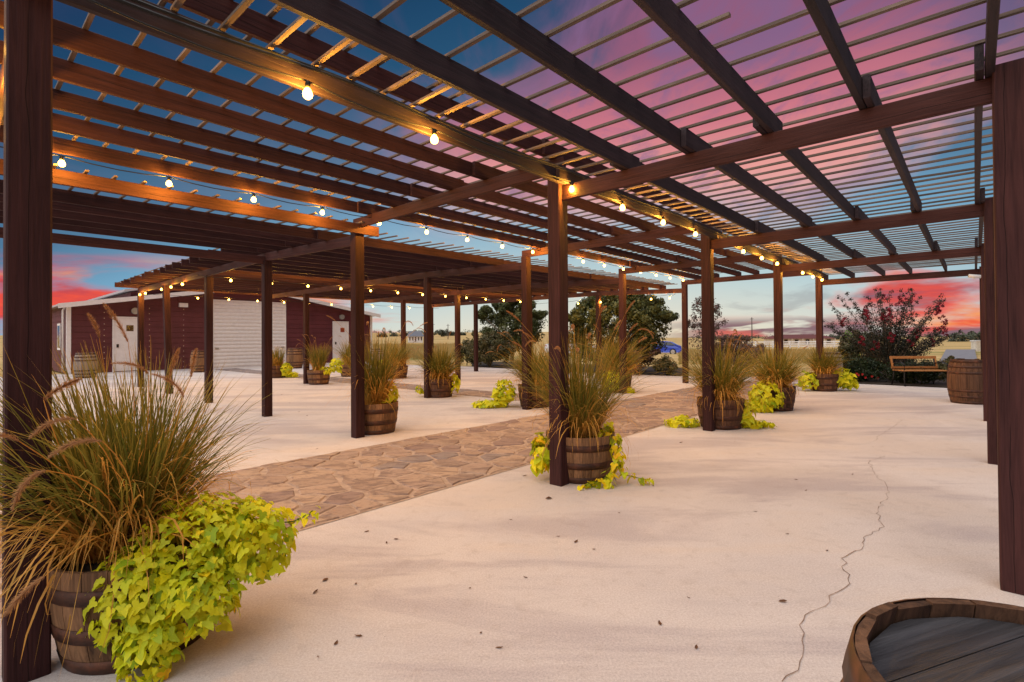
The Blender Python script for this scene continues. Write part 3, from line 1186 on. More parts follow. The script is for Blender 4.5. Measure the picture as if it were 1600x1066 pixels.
def vine(loc, label, lobes, nleaf, size, seed, singles=False, group='lime vines trailing from the barrels', stems=()):
    """lobes: (centre offset, radii) ellipsoids of a trailing mound; leaves lie on their outsides"""
    t = empty('sweet_potato_vine', loc, label, 'vine', group)
    rng = random.Random(seed)
    items = []
    tot = sum(l[2] for l in lobes) if lobes else 1
    for (c, r, wgt) in lobes:
        k = int(nleaf * wgt / tot)
        for i in range(k):
            a, b = rng.uniform(0, 6.283), math.acos(rng.uniform(-.75, 1))
            d = Vector((math.cos(a) * math.sin(b), math.sin(a) * math.sin(b), math.cos(b)))
            sh = rng.uniform(.72, 1.08)
            p = Vector((c[0] + d.x * r[0] * sh, c[1] + d.y * r[1] * sh, c[2] + d.z * r[2] * sh))
            if p.z + loc[2] < .02: p.z = .02 - loc[2] + rng.uniform(0, .03)
            nrm = Vector((d.x / r[0], d.y / r[1], d.z / r[2])).normalized() + Vector((rng.gauss(0, .45), rng.gauss(0, .45), .55 + rng.gauss(0, .3)))
            tip = Vector((d.x + rng.gauss(0, .5), d.y + rng.gauss(0, .5), -.7 + rng.gauss(0, .4)))
            items.append((p, nrm, tip, size * rng.choice((.6, .8, 1.0, 1.25, 1.55)) * (rng.uniform(.85, 1.1))))
    sb = MB()
    for pts in stems:
        P = [Vector(q) for q in pts]
        fine = []
        for a, b in zip(P[:-1], P[1:]):
            for q in range(6): fine.append(a.lerp(b, q / 6) + Vector((rng.gauss(0, .006), rng.gauss(0, .006), rng.gauss(0, .004))))
        fine.append(P[-1])
        sb.tube(fine, .0032, 4, False)
        for q in fine[1:]:
            for _ in range(2):
                d = Vector((rng.gauss(0, 1), rng.gauss(0, 1), rng.gauss(0, .4))).normalized()
                items.append((q + d * rng.uniform(.01, .06), d + Vector((0, 0, .9)), d + Vector((0, 0, -.5)), size * rng.uniform(.5, 1.1)))
    if sb.v:
        me = sb.me('stem', M['vine_dark'])
        at = me.attributes.new('tint', 'FLOAT', 'POINT'); at.data.foreach_set('value', [.5] * len(me.vertices))
        place('stem', me, t, loc)
    rest = items
    if singles:
        # the leaves that face the open side show singly
        rng.shuffle(items)
        front, rest = items[:295], items[295:]
        for p, nrm, tip, s in front:
            place('leaf', LEAF[rng.randrange(4)], t, Vector(loc) + p, leaf_frame(nrm, tip).to_euler(), (s, s, s))
    if rest:
        V, Fc, T = [], [], []
        lv, lf = leaf_shape(1.0, .45, LOBE2)
        lv = [Vector(q) for q in lv]
        for p, nrm, tip, s in rest:
            m3 = leaf_frame(nrm, tip)
            b = len(V)
            tt = rng.uniform(0, 1)
            for q in lv:
                V.append(tuple(p + m3 @ (q * s))); T.append(tt)
            Fc += [(b + a, b + c2, b + d2) for a, c2, d2 in lf]
        o = place('foliage', tint_mesh('foliage', V, Fc, T, M['vine']), t, loc)
        o['kind'] = 'stuff'
    return t


def crown_mesh(name, clumps, per, leaf, mat, seed, flat=.0, aspect=.5):
    """leaf faces gathered in clumps: clumps = list of (x, y, z, radius)"""
    rng = np.random.default_rng(seed)
    C = np.array([c[:3] for c in clumps]); Rr = np.array([c[3] for c in clumps])
    N = per * len(C)
    idx = np.repeat(np.arange(len(C)), per)
    d = rng.normal(size=(N, 3)); d /= np.linalg.norm(d, axis=1)[:, None]
    rad = rng.uniform(0, 1, N) ** .45
    P = C[idx] + d * (rad * Rr[idx])[:, None]
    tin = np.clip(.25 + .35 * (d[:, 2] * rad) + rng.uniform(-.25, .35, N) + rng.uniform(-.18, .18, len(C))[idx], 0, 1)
    n = d + rng.normal(0, .7, (N, 3)) + np.array([0, 0, .4]); n /= np.linalg.norm(n, axis=1)[:, None]
    a = np.cross(n, rng.normal(size=(N, 3))); a /= np.linalg.norm(a, axis=1)[:, None]
    b = np.cross(n, a)
    s = (leaf * rng.uniform(.6, 1.3, N))[:, None]
    V = np.stack([P - a * s, P + b * s * aspect, P + a * s, P - b * s * aspect], axis=1).reshape(-1, 3)
    Fc = np.arange(4 * N).reshape(N, 4)
    return tint_mesh(name, V, Fc, np.repeat(tin, 4), mat)


def ell_clumps(rng, n, c, r, cr, hollow=.35, zmin=None):
    out = []
    while len(out) < n:
        d = np.array([rng.gauss(0, 1) for _ in range(3)]); d /= np.linalg.norm(d)
        q = (hollow + (1 - hollow) * rng.random() ** .6)
        p = (c[0] + d[0] * r[0] * q, c[1] + d[1] * r[1] * q, c[2] + d[2] * r[2] * q)
        if zmin is not None and p[2] < zmin: continue
        out.append((*p, cr * rng.uniform(.6, 1.35)))
    return out


def tree(name, loc, label, cat, trunk_h, crown_c, crown_r, nclump, clump_r, per, leaf, mat, seed, group=None, limbs=6, trunk_r=.12, spikes=0, zmin=.15, hollow=.35):
    rng = random.Random(seed)
    t = empty(name, loc, label, cat, group)
    cl = ell_clumps(rng, nclump, crown_c, crown_r, clump_r, hollow, zmin)
    for i in range(spikes):                       # loose shoots that break the outline
        a, e = rng.uniform(0, 6.283), rng.uniform(.15, 1.45)
        d = Vector((math.cos(a) * math.cos(e), math.sin(a) * math.cos(e), math.sin(e)))
        sl_ = rng.uniform(.5, 1.1)
        for q in (1.0, 1.0 + .09 * sl_, 1.0 + .17 * sl_):
            cl.append((crown_c[0] + d.x * crown_r[0] * q, crown_c[1] + d.y * crown_r[1] * q, crown_c[2] + d.z * crown_r[2] * q, clump_r * (.55 - .12 * (q - 1) * 10 * .3)))
    tb = MB()
    if trunk_h > 0:
        tb.tube([(0, 0, 0), (.02, .01, trunk_h * .5), (0, .03, trunk_h)], [trunk_r, trunk_r * .8, trunk_r * .65], 8)
    for i in range(limbs):
        c = cl[rng.randrange(len(cl))]
        z0 = trunk_h * rng.uniform(.5, 1.0)
        tb.tube([(0, 0, z0), (c[0] * .4, c[1] * .4, z0 + (c[2] - z0) * .55), (c[0] * .9, c[1] * .9, z0 + (c[2] - z0) * .95)],
                [trunk_r * .5, trunk_r * .3, trunk_r * .1], 5)
    place('trunk', tb.me('trunk', M['bark'], True), t, loc)
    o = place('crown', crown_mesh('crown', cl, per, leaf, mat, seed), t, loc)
    return t


# ------------------------------------------------------------------ planters with their plants
def BC(px, py, r=.285):
    g = G(px, py)
    d = Vector((g.x, g.y, 0)).normalized()
    return g + d * r


PL = [  # px, py, barrel tone, place words, grass (blades, height, spread, heads, straw), vine lobes, vine leaves
    (222, 1042, 'stave', 'beside the nearest left post', (2500, .92, .88, 0, .46), [], 0),
    (907, 757, 'stave', 'behind the tall centre post', (1300, 1.05, .80, 16, .36), [((-.40, -.10, -.16), (.10, .13, .22), 1)], 60),
    (1126, 672, 'stave_red', 'behind the second post of the front row', (1300, .95, 1.05, 6, .42),
     [((.33, -.12, -.20), (.11, .11, .22), 3), ((.52, -.12, -.36), (.22, .13, .06), 2), ((-.58, .05, -.34), (.26, .16, .09), 3)], 190),
    (1212, 643, 'stave_red', 'at the third post of the front row', (1200, .88, 1.05, 4, .48),
     [((-.30, -.26, -.12), (.30, .22, .27), 3), ((-.45, -.25, -.30), (.22, .2, .12), 2)], 420),
    (1287, 612, 'stave_red', 'at the last front row post by the hedge', (900, .75, .9, 0, .40),
     [((-.46, -.08, -.17), (.22, .18, .24), 2), ((.42, -.12, -.10), (.28, .2, .24), 3), ((.62, -.1, -.25), (.2, .15, .12), 1)], 380),
    (586, 680, 'stave', 'right of the front post of the wide pergola', (900, 1.08, .50, 8, .34), [((.12, .14, .10), (.2, .16, .24), 1)], 120),
    (687, 622, 'stave_red', 'at the middle post of the wide pergola', (1200, .88, 1.05, 5, .42), [((.34, -.05, -.10), (.14, .12, .22), 2), ((-.5, 0, -.25), (.08, .08, .1), .4)], 130),
    (498, 601.5, 'stave', 'at the post before the barn between the white doors', (380, .85, .42, 8, .35), [((.24, -.08, .02), (.2, .12, .12), 1)], 90),
    (433, 591, 'stave_red', 'in front of the white roller door', (320, .75, .38, 3, .35), [((.38, -.12, -.12), (.2, .16, .26), 3), ((.62, -.1, -.3), (.2, .14, .10), 1)], 260),
    (622, 592, 'stave_red', 'at the slim post left of the golden field', (900, .95, .75, 8, .55), [((-.42, -.2, -.05), (.26, .2, .3), 1)], 260),
    (836, 638, 'stave_red', 'behind the doubled post left of centre', (1200, .98, 1.1, 9, .38), [((-.62, -.05, -.12), (.22, .2, .26), 3), ((-.90, -.1, -.34), (.34, .2, .08), 2)], 330),
    (966, 614, 'stave_red', 'before the big round tree', (1200, 1.02, 1.0, 9, .42), [((-.22, -.28, -.12), (.22, .14, .28), 3), ((.2, -.32, -.34), (.16, .1, .08), 1)], 240),
    (546, 589, 'stave', 'hidden behind the front post of the wide pergola', (420, .95, .6, 5, .4), [((-.40, -.12, -.02), (.28, .2, .30), 1)], 260),
]
for i, (px, py, tone, where, gr, lobes, nl) in enumerate(PL):
    p = BC(px, py)
    barrel(p, 'half', 'half oak barrel planter ' + where, rot=i * 1.37, tone=tone, group='half barrel planters')
    soil = p + Vector((0, 0, .415))
    n, h, sp, hd, st = gr
    far = (p.xy.length)
    wid = .0066 if i == 0 else max(.0055, min(.012, far * .0009))
    if i == 0:
        fountain_grass(soil + Vector((-.14, .02, 0)), 'big wild clump of fountain grass in the nearest barrel at the left edge', n, h, sp, 21, 0, rad=.20, wid=wid, straw=st, lean=(-.20, -.05))
    else:
        fountain_grass(soil, 'fountain grass in the barrel ' + where, n, h, sp, 40 + i, hd, wid=wid, straw=st, headdir=None)
    if nl:
        stems = ()
        if i == 1:
            stems = ([(.22, -.14, .01), (.33, -.20, .03), (.35, -.25, -.14), (.28, -.33, -.30), (.20, -.40, -.385)],
                     [(.30, -.22, -.18), (.40, -.30, -.33), (.62, -.30, -.37)], [(.28, -.20, .02), (.31, -.26, -.10), (.30, -.30, -.22)],
                     [(.24, -.33, -.3), (.10, -.42, -.36), (-.02, -.44, -.385)], [(.18, -.05, .03), (.30, .0, .06), (.26, -.1, .12)])
        vine(soil, 'lime green vine in the barrel ' + where, lobes, nl, .075 if i == 1 else .082, 70 + i, singles=(i == 1), stems=stems)

# the big vine in front: every leaf
p0 = BC(222, 1042) + Vector((-.05, 0, 0)) + Vector((0, 0, .415))
vine(p0, 'large yellow green vine spilling over the nearest barrel in the foreground',
     [((.36, -.04, .04), (.28, .22, .22), 5), ((.20, -.24, -.12), (.19, .13, .22), 4), ((.54, .02, .02), (.20, .18, .20), 3),
      ((.40, -.18, -.14), (.18, .15, .19), 3), ((.29, -.30, -.30), (.11, .08, .14), 1.3)], 2900, .037, 99, singles=True,
     stems=([(.6, .0, .1), (.78, .02, .12), (.86, .0, .17)], [(.55, -.1, -.05), (.70, -.08, -.08)]))

# seed heads of the near grass, each with its own stalk
ng = [o for o in COL.objects if o.name.startswith('fountain_grass')][0]


def stalk(base, tip, which):
    """stalk from the clump to base, seed head from base to tip"""
    loc = ng.location
    mid = (S0 + base) / 2 + Vector((0, 0, .10)) - (tip - base) * .9
    fine = []
    for j in range(9):
        u = j / 8
        fine.append(S0 * (1 - u) ** 2 + mid * 2 * u * (1 - u) + base * u * u)
    sb = MB(); sb.tube([q - loc for q in fine], [.0022] * 8 + [.0014], 3, False)
    me = sb.me('stem', M['grass'])
    at = me.attributes.new('tint', 'FLOAT', 'POINT'); at.data.foreach_set('value', [.15] * len(me.vertices))
    place('stem', me, ng, loc)
    d = (tip - base)
    a = math.atan2(d.y, d.x)
    q = Matrix.Rotation(a, 3, 'Z') @ Matrix.Rotation(math.acos(max(-1, min(1, d.z / d.length))) - .12, 3, 'Y')
    place('seed_head', SEEDS[which], ng, base, q.to_euler()).scale = (1, 1, d.length / .165)


def at_depth(px, py, depth):
    r = ray(px, py)
    return Vector((r.x / r.y * depth, depth, U + r.z / r.y * depth))


S0 = ng.location + Vector((.03, 0, 0))
for (px, py, qx, qy, dep, wh) in [(200, 535, 165, 475, 2.35, 0), (155, 528, 143, 490, 2.5, 0), (232, 585, 200, 550, 2.2, 1), (287, 622, 266, 572, 2.15, 1), (298, 590, 305, 545, 2.3, 0),
                                  (118, 655, 48, 651, 1.75, 1), (160, 690, 80, 680, 1.65, 1), (68, 625, 122, 590, 1.8, 0), (72, 735, 0, 762, 1.5, 1), (70, 900, 5, 955, 1.6, 0),
                                  (262, 600, 278, 545, 2.4, 0), (30, 690, -20, 660, 1.7, 1)]:
    stalk(at_depth(px, py, dep), at_depth(qx, qy, dep - .03), wh)

# ------------------------------------------------------------------ full barrels
barrel(Vector((.805, .70, 0)), 'full', 'weathered full barrel with recessed grey head at the bottom right corner', .35, 'stave_red', 1.0, 'full barrels')
barrel(BC(1514, 632), 'full', 'dark full barrel standing by the bench and the right posts', .9, 'stave_red', 1.0, 'full barrels')
barrel(BC(1297, 597), 'full', 'grey full barrel behind the last front row planter', 2.1, 'stave_grey', 1.0, 'full barrels')
barrel(BC(134, 591), 'full', 'pale full barrel left of the first white barn door', 1.2, 'stave_grey', 1.05, 'full barrels')
barrel(BC(312, 582), 'full', 'full barrel against the barn left of the roller door', 2.7, 'stave', 1.05, 'full barrels')
barrel(BC(461, 576), 'full', 'brown full barrel against the barn right of the roller door', .2, 'stave', 1.1, 'full barrels')
barrel(BC(589, 572), 'full', 'grey full barrel just past the right barn corner', .2, 'stave_grey', 1.0, 'full barrels')

# ------------------------------------------------------------------ barn
BR = math.pi / 2 - YAW
BO = W(0, 18.4, 0)
barn = empty('barn', BO, 'dark red barn with white trim, roller door and two white doors', 'barn')
mx = lambda q: q * U


def bput(name, mb, mat, parent=None, smooth=False, label=None):
    o = place(name, mb.me(name, mat, smooth), barn if parent is None else parent, BO, (0, 0, BR))
    if label: o['label'] = label
    return o


XL, XR, XA = mx(-.34), mx(10.28), mx(4.97)
ZE, ZA = mx(2.06), mx(2.96)
roofz = lambda x: ZE + (ZA - ZE) * (1 - abs(x - XA) / (XA - XL))
body = MB()
bd = mx(9)
body.add([(XL, .03, 0), (XR, .03, 0), (XR, .03, ZE), (XA, .03, ZA), (XL, .03, ZE), (XL, bd, 0), (XR, bd, 0), (XR, bd, ZE), (XA, bd, ZA), (XL, bd, ZE)],
         [(0, 1, 2, 3, 4), (9, 8, 7, 6, 5), (1, 6, 7, 2), (5, 0, 4, 9)])
bput('wall', body, M['siding'])
DOORS = [(mx(.80), mx(1.47), mx(1.74)), (mx(3.71), mx(6.29), mx(2.44)), (mx(8.39), mx(9.06), mx(1.74))]
pitch = .255
row = 0
while row * pitch < ZA - .1:
    z0, z1 = row * pitch, (row + 1) * pitch
    zt = z1
    if z1 <= ZE: a, b = XL + .12, XR - .12
    else:
        fr = (z1 - ZE) / (ZA - ZE)
        a, b = XL + (XA - XL) * fr + .05, XR - (XR - XA) * fr - .05
    segs = [(a, b)]
    for d0, d1, dh in DOORS:
        if z0 < dh + .04:
            ns = []
            for s, e in segs:
                if d1 + .06 <= s or d0 - .06 >= e: ns.append((s, e))
                else:
                    if d0 - .06 > s: ns.append((s, d0 - .06))
                    if d1 + .06 < e: ns.append((d1 + .06, e))
            segs = ns
    for s, e in segs:
        if e - s < .1: continue
        q = MB()
        q.add([(s, -.020, z0 + .006), (e, -.020, z0 + .006), (e, -.004, z1 - .002), (s, -.004, z1 - .002), (s, .03, z0 + .006), (e, .03, z0 + .006), (e, .03, z1 - .002), (s, .03, z1 - .002)],
              [(0, 1, 2, 3), (5, 4, 7, 6), (1, 5, 6, 2), (4, 0, 3, 7), (3, 2, 6, 7), (4, 5, 1, 0)])
        bput('siding_plank', q, M['siding'])
    row += 1
row = 0
while row * pitch < ZE - .05:                     # side wall planks
    z0, z1 = row * pitch, (row + 1) * pitch
    q = MB()
    q.add([(XL - .020, bd, z0 + .006), (XL - .020, .10, z0 + .006), (XL - .004, .10, z1 - .002), (XL - .004, bd, z1 - .002),
           (XL, bd, z0 + .006), (XL, .10, z0 + .006), (XL, .10, z1 - .002), (XL, bd, z1 - .002)],
          [(0, 1, 2, 3), (5, 4, 7, 6), (1, 5, 6, 2), (4, 0, 3, 7), (3, 2, 6, 7), (4, 5, 1, 0)])
    bput('siding_plank', q, M['siding'])
    row += 1
for x0, x1 in ((XL - .03, XL + .12), (XR - .12, XR + .03)):
    q = MB(); q.box(x0, x1, -.035, .10, 0, ZE - .02); bput('corner_trim', q, M['trim_white'])
q = MB(); q.tube([(XL - .10, .30, .1), (XL - .10, .30, ZE - .15), (XL - .04, .22, ZE - .03)], .05, 8); bput('downspout', q, M['trim_white'], smooth=True)
# roof slabs and fascia
for sgn, xe in ((-1, XL - .35), (1, XR + .35)):
    ze = ZE - (ZA - ZE) / (XA - XL) * .35
    q = MB()
    q.add([(xe, -.45, ze + .05), (XA, -.45, ZA + .05), (XA, bd + .2, ZA + .05), (xe, bd + .2, ze + .05),
           (xe, -.45, ze + .13), (XA, -.45, ZA + .13), (XA, bd + .2, ZA + .13), (xe, bd + .2, ze + .13)],
          [(0, 1, 2, 3), (4, 5, 6, 7), (0, 1, 5, 4), (1, 2, 6, 5), (2, 3, 7, 6), (3, 0, 4, 7)])
    r = bput('roof', q, M['roofing'])
    q = MB()
    q.add([(xe, -.48, ze - .05), (XA, -.48, ZA - .05), (XA, -.48, ZA + .15), (xe, -.48, ze + .15),
           (xe, -.455, ze - .05), (XA, -.455, ZA - .05), (XA, -.455, ZA + .15), (xe, -.455, ze + .15)],
          [(0, 1, 2, 3), (5, 4, 7, 6), (1, 5, 6, 2), (4, 0, 3, 7), (3, 2, 6, 7), (4, 5, 1, 0)])
    bput('fascia', q, M['trim_white'], r)
# raised centre
q = MB(); x0, x1 = mx(1.35), mx(7.2)
zz = ZA + .22
q.add([(x0, .8, ZE + .1), (x1, .8, ZE + .1), (x1, .8, roofz(x1) + .42), (XA, .8, ZA + .5), (x0, .8, roofz(x0) + .42), (x0, bd, ZE), (x1, bd, ZE), (x1, bd, roofz(x1) + .42), (XA, bd, ZA + .5), (x0, bd, roofz(x0) + .42)],
      [(0, 1, 2, 3, 4), (9, 8, 7, 6, 5), (1, 6, 7, 2), (5, 0, 4, 9)])
bput('clerestory', q, M['siding'])
for xa, za in ((x0 - .3, roofz(x0) + .40), (x1 + .3, roofz(x1) + .40)):
    q = MB()
    q.add([(xa, .45, za), (XA, .45, ZA + .52), (XA, bd, ZA + .52), (xa, bd, za), (xa, .45, za + .10), (XA, .45, ZA + .62), (XA, bd, ZA + .62), (xa, bd, za + .10)],
          [(0, 1, 2, 3), (4, 5, 6, 7), (0, 1, 5, 4), (1, 2, 6, 5), (2, 3, 7, 6), (3, 0, 4, 7)])
    bput('upper_roof', q, M['roofing'])
# doors
for n, (d0, d1, dh) in enumerate(DOORS):
    q = MB(); t = .06
    q.box(d0 - t, d0, -.045, .05, 0, dh); q.box(d1, d1 + t, -.045, .05, 0, dh); q.box(d0 - t, d1 + t, -.045, .05, dh, dh + t)
    bput('door_frame', q, M['trim_white'])
    if n == 1:
        q = MB(); ns = 18
        for i in range(ns):
            z0, z1 = dh * i / ns, dh * (i + 1) / ns
            zm = z0 + (z1 - z0) * .8
            q.add([(d0, -.006, z0), (d1, -.006, z0), (d1, -.030, (z0 + zm) / 2), (d0, -.030, (z0 + zm) / 2), (d1, -.018, zm), (d0, -.018, zm), (d1, .006, z1), (d0, .006, z1)],
                  [(0, 1, 2, 3), (3, 2, 4, 5), (5, 4, 6, 7)])
        ro = bput('roller_door', q, M['trim_white'], label='white ribbed roller door')
        q = MB(); q.box(d0 + .06, d0 + .22, -.06, -.03, .95, 1.02); bput('latch', q, M['grey_metal'], ro)
        q = MB(); q.box(d1 - .22, d1 - .06, -.06, -.03, .95, 1.02); bput('latch', q, M['grey_metal'], ro)
    else:
        q = MB(); q.box(d0 + .004, d1 - .004, -.022, .03, .03, dh - .004)
        dr = bput('door', q, M['trim_white'])
        q = MB(); a = d0 + (d1 - d0) * .48; q.box(a, a + .27, -.028, -.02, dh * .755, dh * .755 + .27)
        bput('pane', q, M['glass_dark'] if n == 0 else M['sign_red'], dr)
        q = MB(); q.box(d0 + .09, d0 + .17, -.055, -.02, dh * .45, dh * .45 + .15); bput('handle', q, M['black'], dr)
        q = MB(); xc = (d0 + d1) / 2 + (.30 if n == 0 else .05)
        q.tube([(xc, -.01, dh + .33), (xc, -.14, dh + .33)], .15, 20); bput('wall_lamp', q, M['grey_metal'])
q = MB(); q.box(mx(2.60), mx(2.86), -.16, -.02, mx(2.16), mx(2.30)); bput('lamp_box', q, M['white'])
q = MB(); q.box(mx(9.45), mx(9.58), -.06, -.02, mx(1.28), mx(1.46)); bput('vent_plate', q, M['white'])
# nail rows on the siding
for xn in (mx(.55), mx(1.75), mx(2.75)):
    q = MB()
    for i in range(12):
        q.box(xn - .012, xn + .012, -.030, -.012, .1 + i * pitch, .124 + i * pitch)
    bput('screw_row', q, M['nail'])
# side window
q = MB(); q.box(XL - .05, XL - .02, 1.6, 2.5, 1.0, 2.2); sw = bput('window', q, M['trim_white'])
q = MB(); q.box(XL - .055, XL - .05, 1.72, 2.38, 1.1, 2.1); bput('pane', q, M['glass_dark'], sw)

# ------------------------------------------------------------------ trees and shrubs
def H_at(px, pybase, pytop):
    """height in metres of a thing that stands at pybase and reaches pytop"""
    r = ray(px, pytop); g = G(px, pybase)
    return U + r.z / r.y * g.y


def shrub(px, py, ptop, wpx, label, mat, seed, leaf=.05, n=40, per=90, cr=.22, name='shrub', depthf=.8, spikes=0, group='shrubs around the court', hollow=.3):
    g = G(px, py)
    g = Vector((g.x, g.y, 0))
    h = H_at(px, py, ptop)
    w = wpx / F * g.y / 2
    return tree(name, g + Vector((0, w * depthf, 0)), label, 'shrub', h * .25, (0, 0, h * .52), (w * .92, w * depthf, h * .46), n, cr, per, leaf, mat, seed, group, limbs=7, trunk_r=.03, spikes=spikes, zmin=.05, hollow=hollow)


g = G(982, 587)
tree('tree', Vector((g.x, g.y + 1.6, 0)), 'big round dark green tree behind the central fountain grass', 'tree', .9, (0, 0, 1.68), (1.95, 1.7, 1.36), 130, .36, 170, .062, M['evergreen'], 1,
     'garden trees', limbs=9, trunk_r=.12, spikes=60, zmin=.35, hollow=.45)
g = G(800, 567)
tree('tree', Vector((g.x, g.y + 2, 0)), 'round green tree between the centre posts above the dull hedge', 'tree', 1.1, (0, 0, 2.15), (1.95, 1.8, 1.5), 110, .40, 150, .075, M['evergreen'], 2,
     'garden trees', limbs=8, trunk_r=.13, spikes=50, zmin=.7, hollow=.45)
shrub(765, 575, 520, 92, 'dull olive shrub under the round tree left of centre', M['shrub'], 3, n=70, per=120, leaf=.06, cr=.26, spikes=10)
shrub(728, 572, 528, 40, 'small olive shrub behind the slim post of the wide pergola', M['shrub'], 33, n=30, per=110, leaf=.06, cr=.22)
shrub(985, 588, 540, 120, 'dark purplish shrub at the foot of the big round tree', M['purple'], 4, n=70, per=110, leaf=.045, cr=.22, spikes=10)
shrub(907, 583, 505, 42, 'thin grey green shrub left of the big round tree', M['shrub'], 5, n=34, per=36, leaf=.045, cr=.26, spikes=16)
shrub(1112, 583, 468, 62, 'sparse reddish shrub with upright twigs right of the slim post', M['purple'], 6, n=60, per=26, leaf=.040, cr=.26, spikes=26)
shrub(1165, 586, 528, 90, 'reddish brown shrub behind the front row planters', M['purple'], 7, n=70, per=70, leaf=.042, cr=.26, spikes=20)
shrub(1042, 588, 560, 46, 'low green shrub in front of the blue car', M['shrub'], 8, n=26, per=100, leaf=.045, cr=.16)
shrub(1362, 588, 520, 70, 'rounded olive bush left of the flowering tree', M['shrub'], 9, n=60, per=110, leaf=.05, cr=.2, spikes=8)
g = G(1343, 572)
shrub(1343, 570, 516, 42, 'bright green young tree behind the olive bush', M['bright'], 10, n=30, per=80, leaf=.06, cr=.24, name='tree')
shrub(1362, 599, 562, 92, 'low dark hedge shrub with a few red flowers beside the bench', M['darkshrub'], 11, n=80, per=120, leaf=.035, cr=.15)
shrub(1452, 602, 566, 80, 'low dark hedge shrub behind the bench', M['darkshrub'], 12, n=70, per=120, leaf=.035, cr=.15)
shrub(1500, 603, 560, 40, 'loose green plant between bench and dark barrel', M['shrub'], 13, n=24, per=60, leaf=.04, cr=.14, spikes=10)

# red flowers in the low hedge
for (px, py) in ((1341, 586), (1347, 585), (1352, 590), (1362, 588), (1338, 584), (1371, 591)):
    p = at_depth(px, py, G(1362, 599).y + .02)
    f = MB()
    for k in range(6):
        a = k * 1.047
        f.add([(0, 0, 0), (.032 * math.cos(a - .4), -.012, .032 * math.sin(a - .4)), (.042 * math.cos(a), -.008, .042 * math.sin(a)), (.032 * math.cos(a + .4), -.012, .032 * math.sin(a + .4))], [(0, 1, 2, 3)])
    me = f.me('flower', M['tail'])
    tag(place('flower', me, None, p), 'small orange red flower in the low dark hedge', 'flower', 'red flowers in the hedge')

# flowering tree by the bench: several stems, loose arching shoots, red flower heads
def myrtle():
    g = G(1428, 598)
    loc = Vector((g.x, g.y + 1.0, 0))
    sc = loc.y / 800.0
    t = empty('flowering_tree', loc, 'bushy tree with dark leaves and deep red flower clusters behind the bench', 'tree')
    rng = random.Random(4)
    cl, fl, tb = [], [], MB()
    tips = [(-82, 130), (-70, 118), (-45, 128), (-25, 138), (-5, 134), (12, 140), (30, 136), (48, 128), (62, 118), (84, 96), (72, 84), (90, 74), (-74, 92), (-60, 78), (-85, 100),
            (-40, 108), (-15, 112), (20, 112), (45, 104), (0, 90), (-30, 84), (35, 80), (60, 66), (-50, 62), (15, 62), (-10, 66), (76, 60), (102, 66)]
    for (dx, dz) in tips:
        for rep in range(2):
            y = rng.uniform(-.9, .9)
            tip = Vector((dx * sc + rng.gauss(0, .06), y, dz * sc + rng.gauss(0, .05)))
            base = Vector((rng.uniform(-.12, .12), rng.uniform(-.1, .1), .05))
            mid = Vector((tip.x * .35, tip.y * .45, tip.z * .5 + .12))
            pts = [base * (1 - u) ** 2 + mid * 2 * u * (1 - u) + tip * u * u for u in [j / 7 for j in range(8)]]
            tb.tube(pts, [.030, .024, .018, .014, .010, .008, .006, .004], 4, False)
            for u in [.34 + .66 * j / 13 for j in range(14)]:
                p = base * (1 - u) ** 2 + mid * 2 * u * (1 - u) + tip * u * u
                rr = (.30 - .26 * ((u - .34) / .66) ** .8) * rng.uniform(.7, 1.25)
                cl.append((p.x + rng.gauss(0, .04), p.y + rng.gauss(0, .05), p.z + rng.gauss(0, .03), max(.075, rr)))
            if rng.random() < .22: fl.append(tip * .90)
    for k in range(10):
        fl.append(Vector((rng.uniform(-60, 70) * sc, rng.uniform(-.9, 0), rng.uniform(60, 120) * sc)))
    place('trunk', tb.me('trunk', M['bark'], True), t, loc)
    place('crown', crown_mesh('crown', cl, 30, .027, M['myrtle'], 14), t, loc)
    for p in fl:
        fc_ = [(rng.gauss(0, .05), rng.gauss(0, .05), q * .06, .055) for q in range(-2, 3)]
        place('flower_cluster', crown_mesh('flower_cluster', fc_, 26, .022, M['bloom'], rng.randrange(999), aspect=.8), t, loc + p)


myrtle()

# far trees along the horizon
far_i = 0
for (px, depth, top, w) in [(597, 300, 520, 16), (615, 320, 521, 14), (632, 330, 519, 16), (650, 340, 520.5, 14), (668, 320, 518, 14), (690, 300, 515, 22), (705, 330, 518, 14), (722, 340, 519, 16),
                            (1350, 240, 521, 30), (1385, 260, 522, 24), (1500, 210, 521, 34), (1528, 230, 519, 30), (1300, 300, 524, 34), (1150, 280, 524, 30), (1110, 300, 524, 26)]:
    rng = random.Random(far_i)
    c = D(px, depth)
    r = ray(px, top)
    zt = U + r.z / r.y * depth
    base = zt - 5.0
    wr = w / F * depth / 2
    t = empty('distant_tree', Vector((c.x, depth, base)), 'small hazy horizon tree, %s from the left %s' % (('first', 'second', 'third', 'fourth', 'fifth', 'sixth', 'seventh', 'eighth')[far_i if px < 800 else sorted((1350, 1385, 1500, 1528, 1300, 1150, 1110)).index(px)], 'beside the white house' if px < 800 else 'along the ranch house side'), 'tree',
              'distant trees on the left' if px < 800 else 'distant trees on the right')
    cl = ell_clumps(rng, 26, (0, 0, 3.0), (wr, wr * .7, 2.0), 1.1, .3)
    tb = MB(); tb.tube([(0, 0, -2), (0, 0, 2.6)], [.3, .2], 5); place('trunk', tb.me('trunk', M['bark']), t, t.location)
    place('crown', crown_mesh('crown', cl, 40, .5, M['fargreen'], 200 + far_i), t, t.location)
    far_i += 1


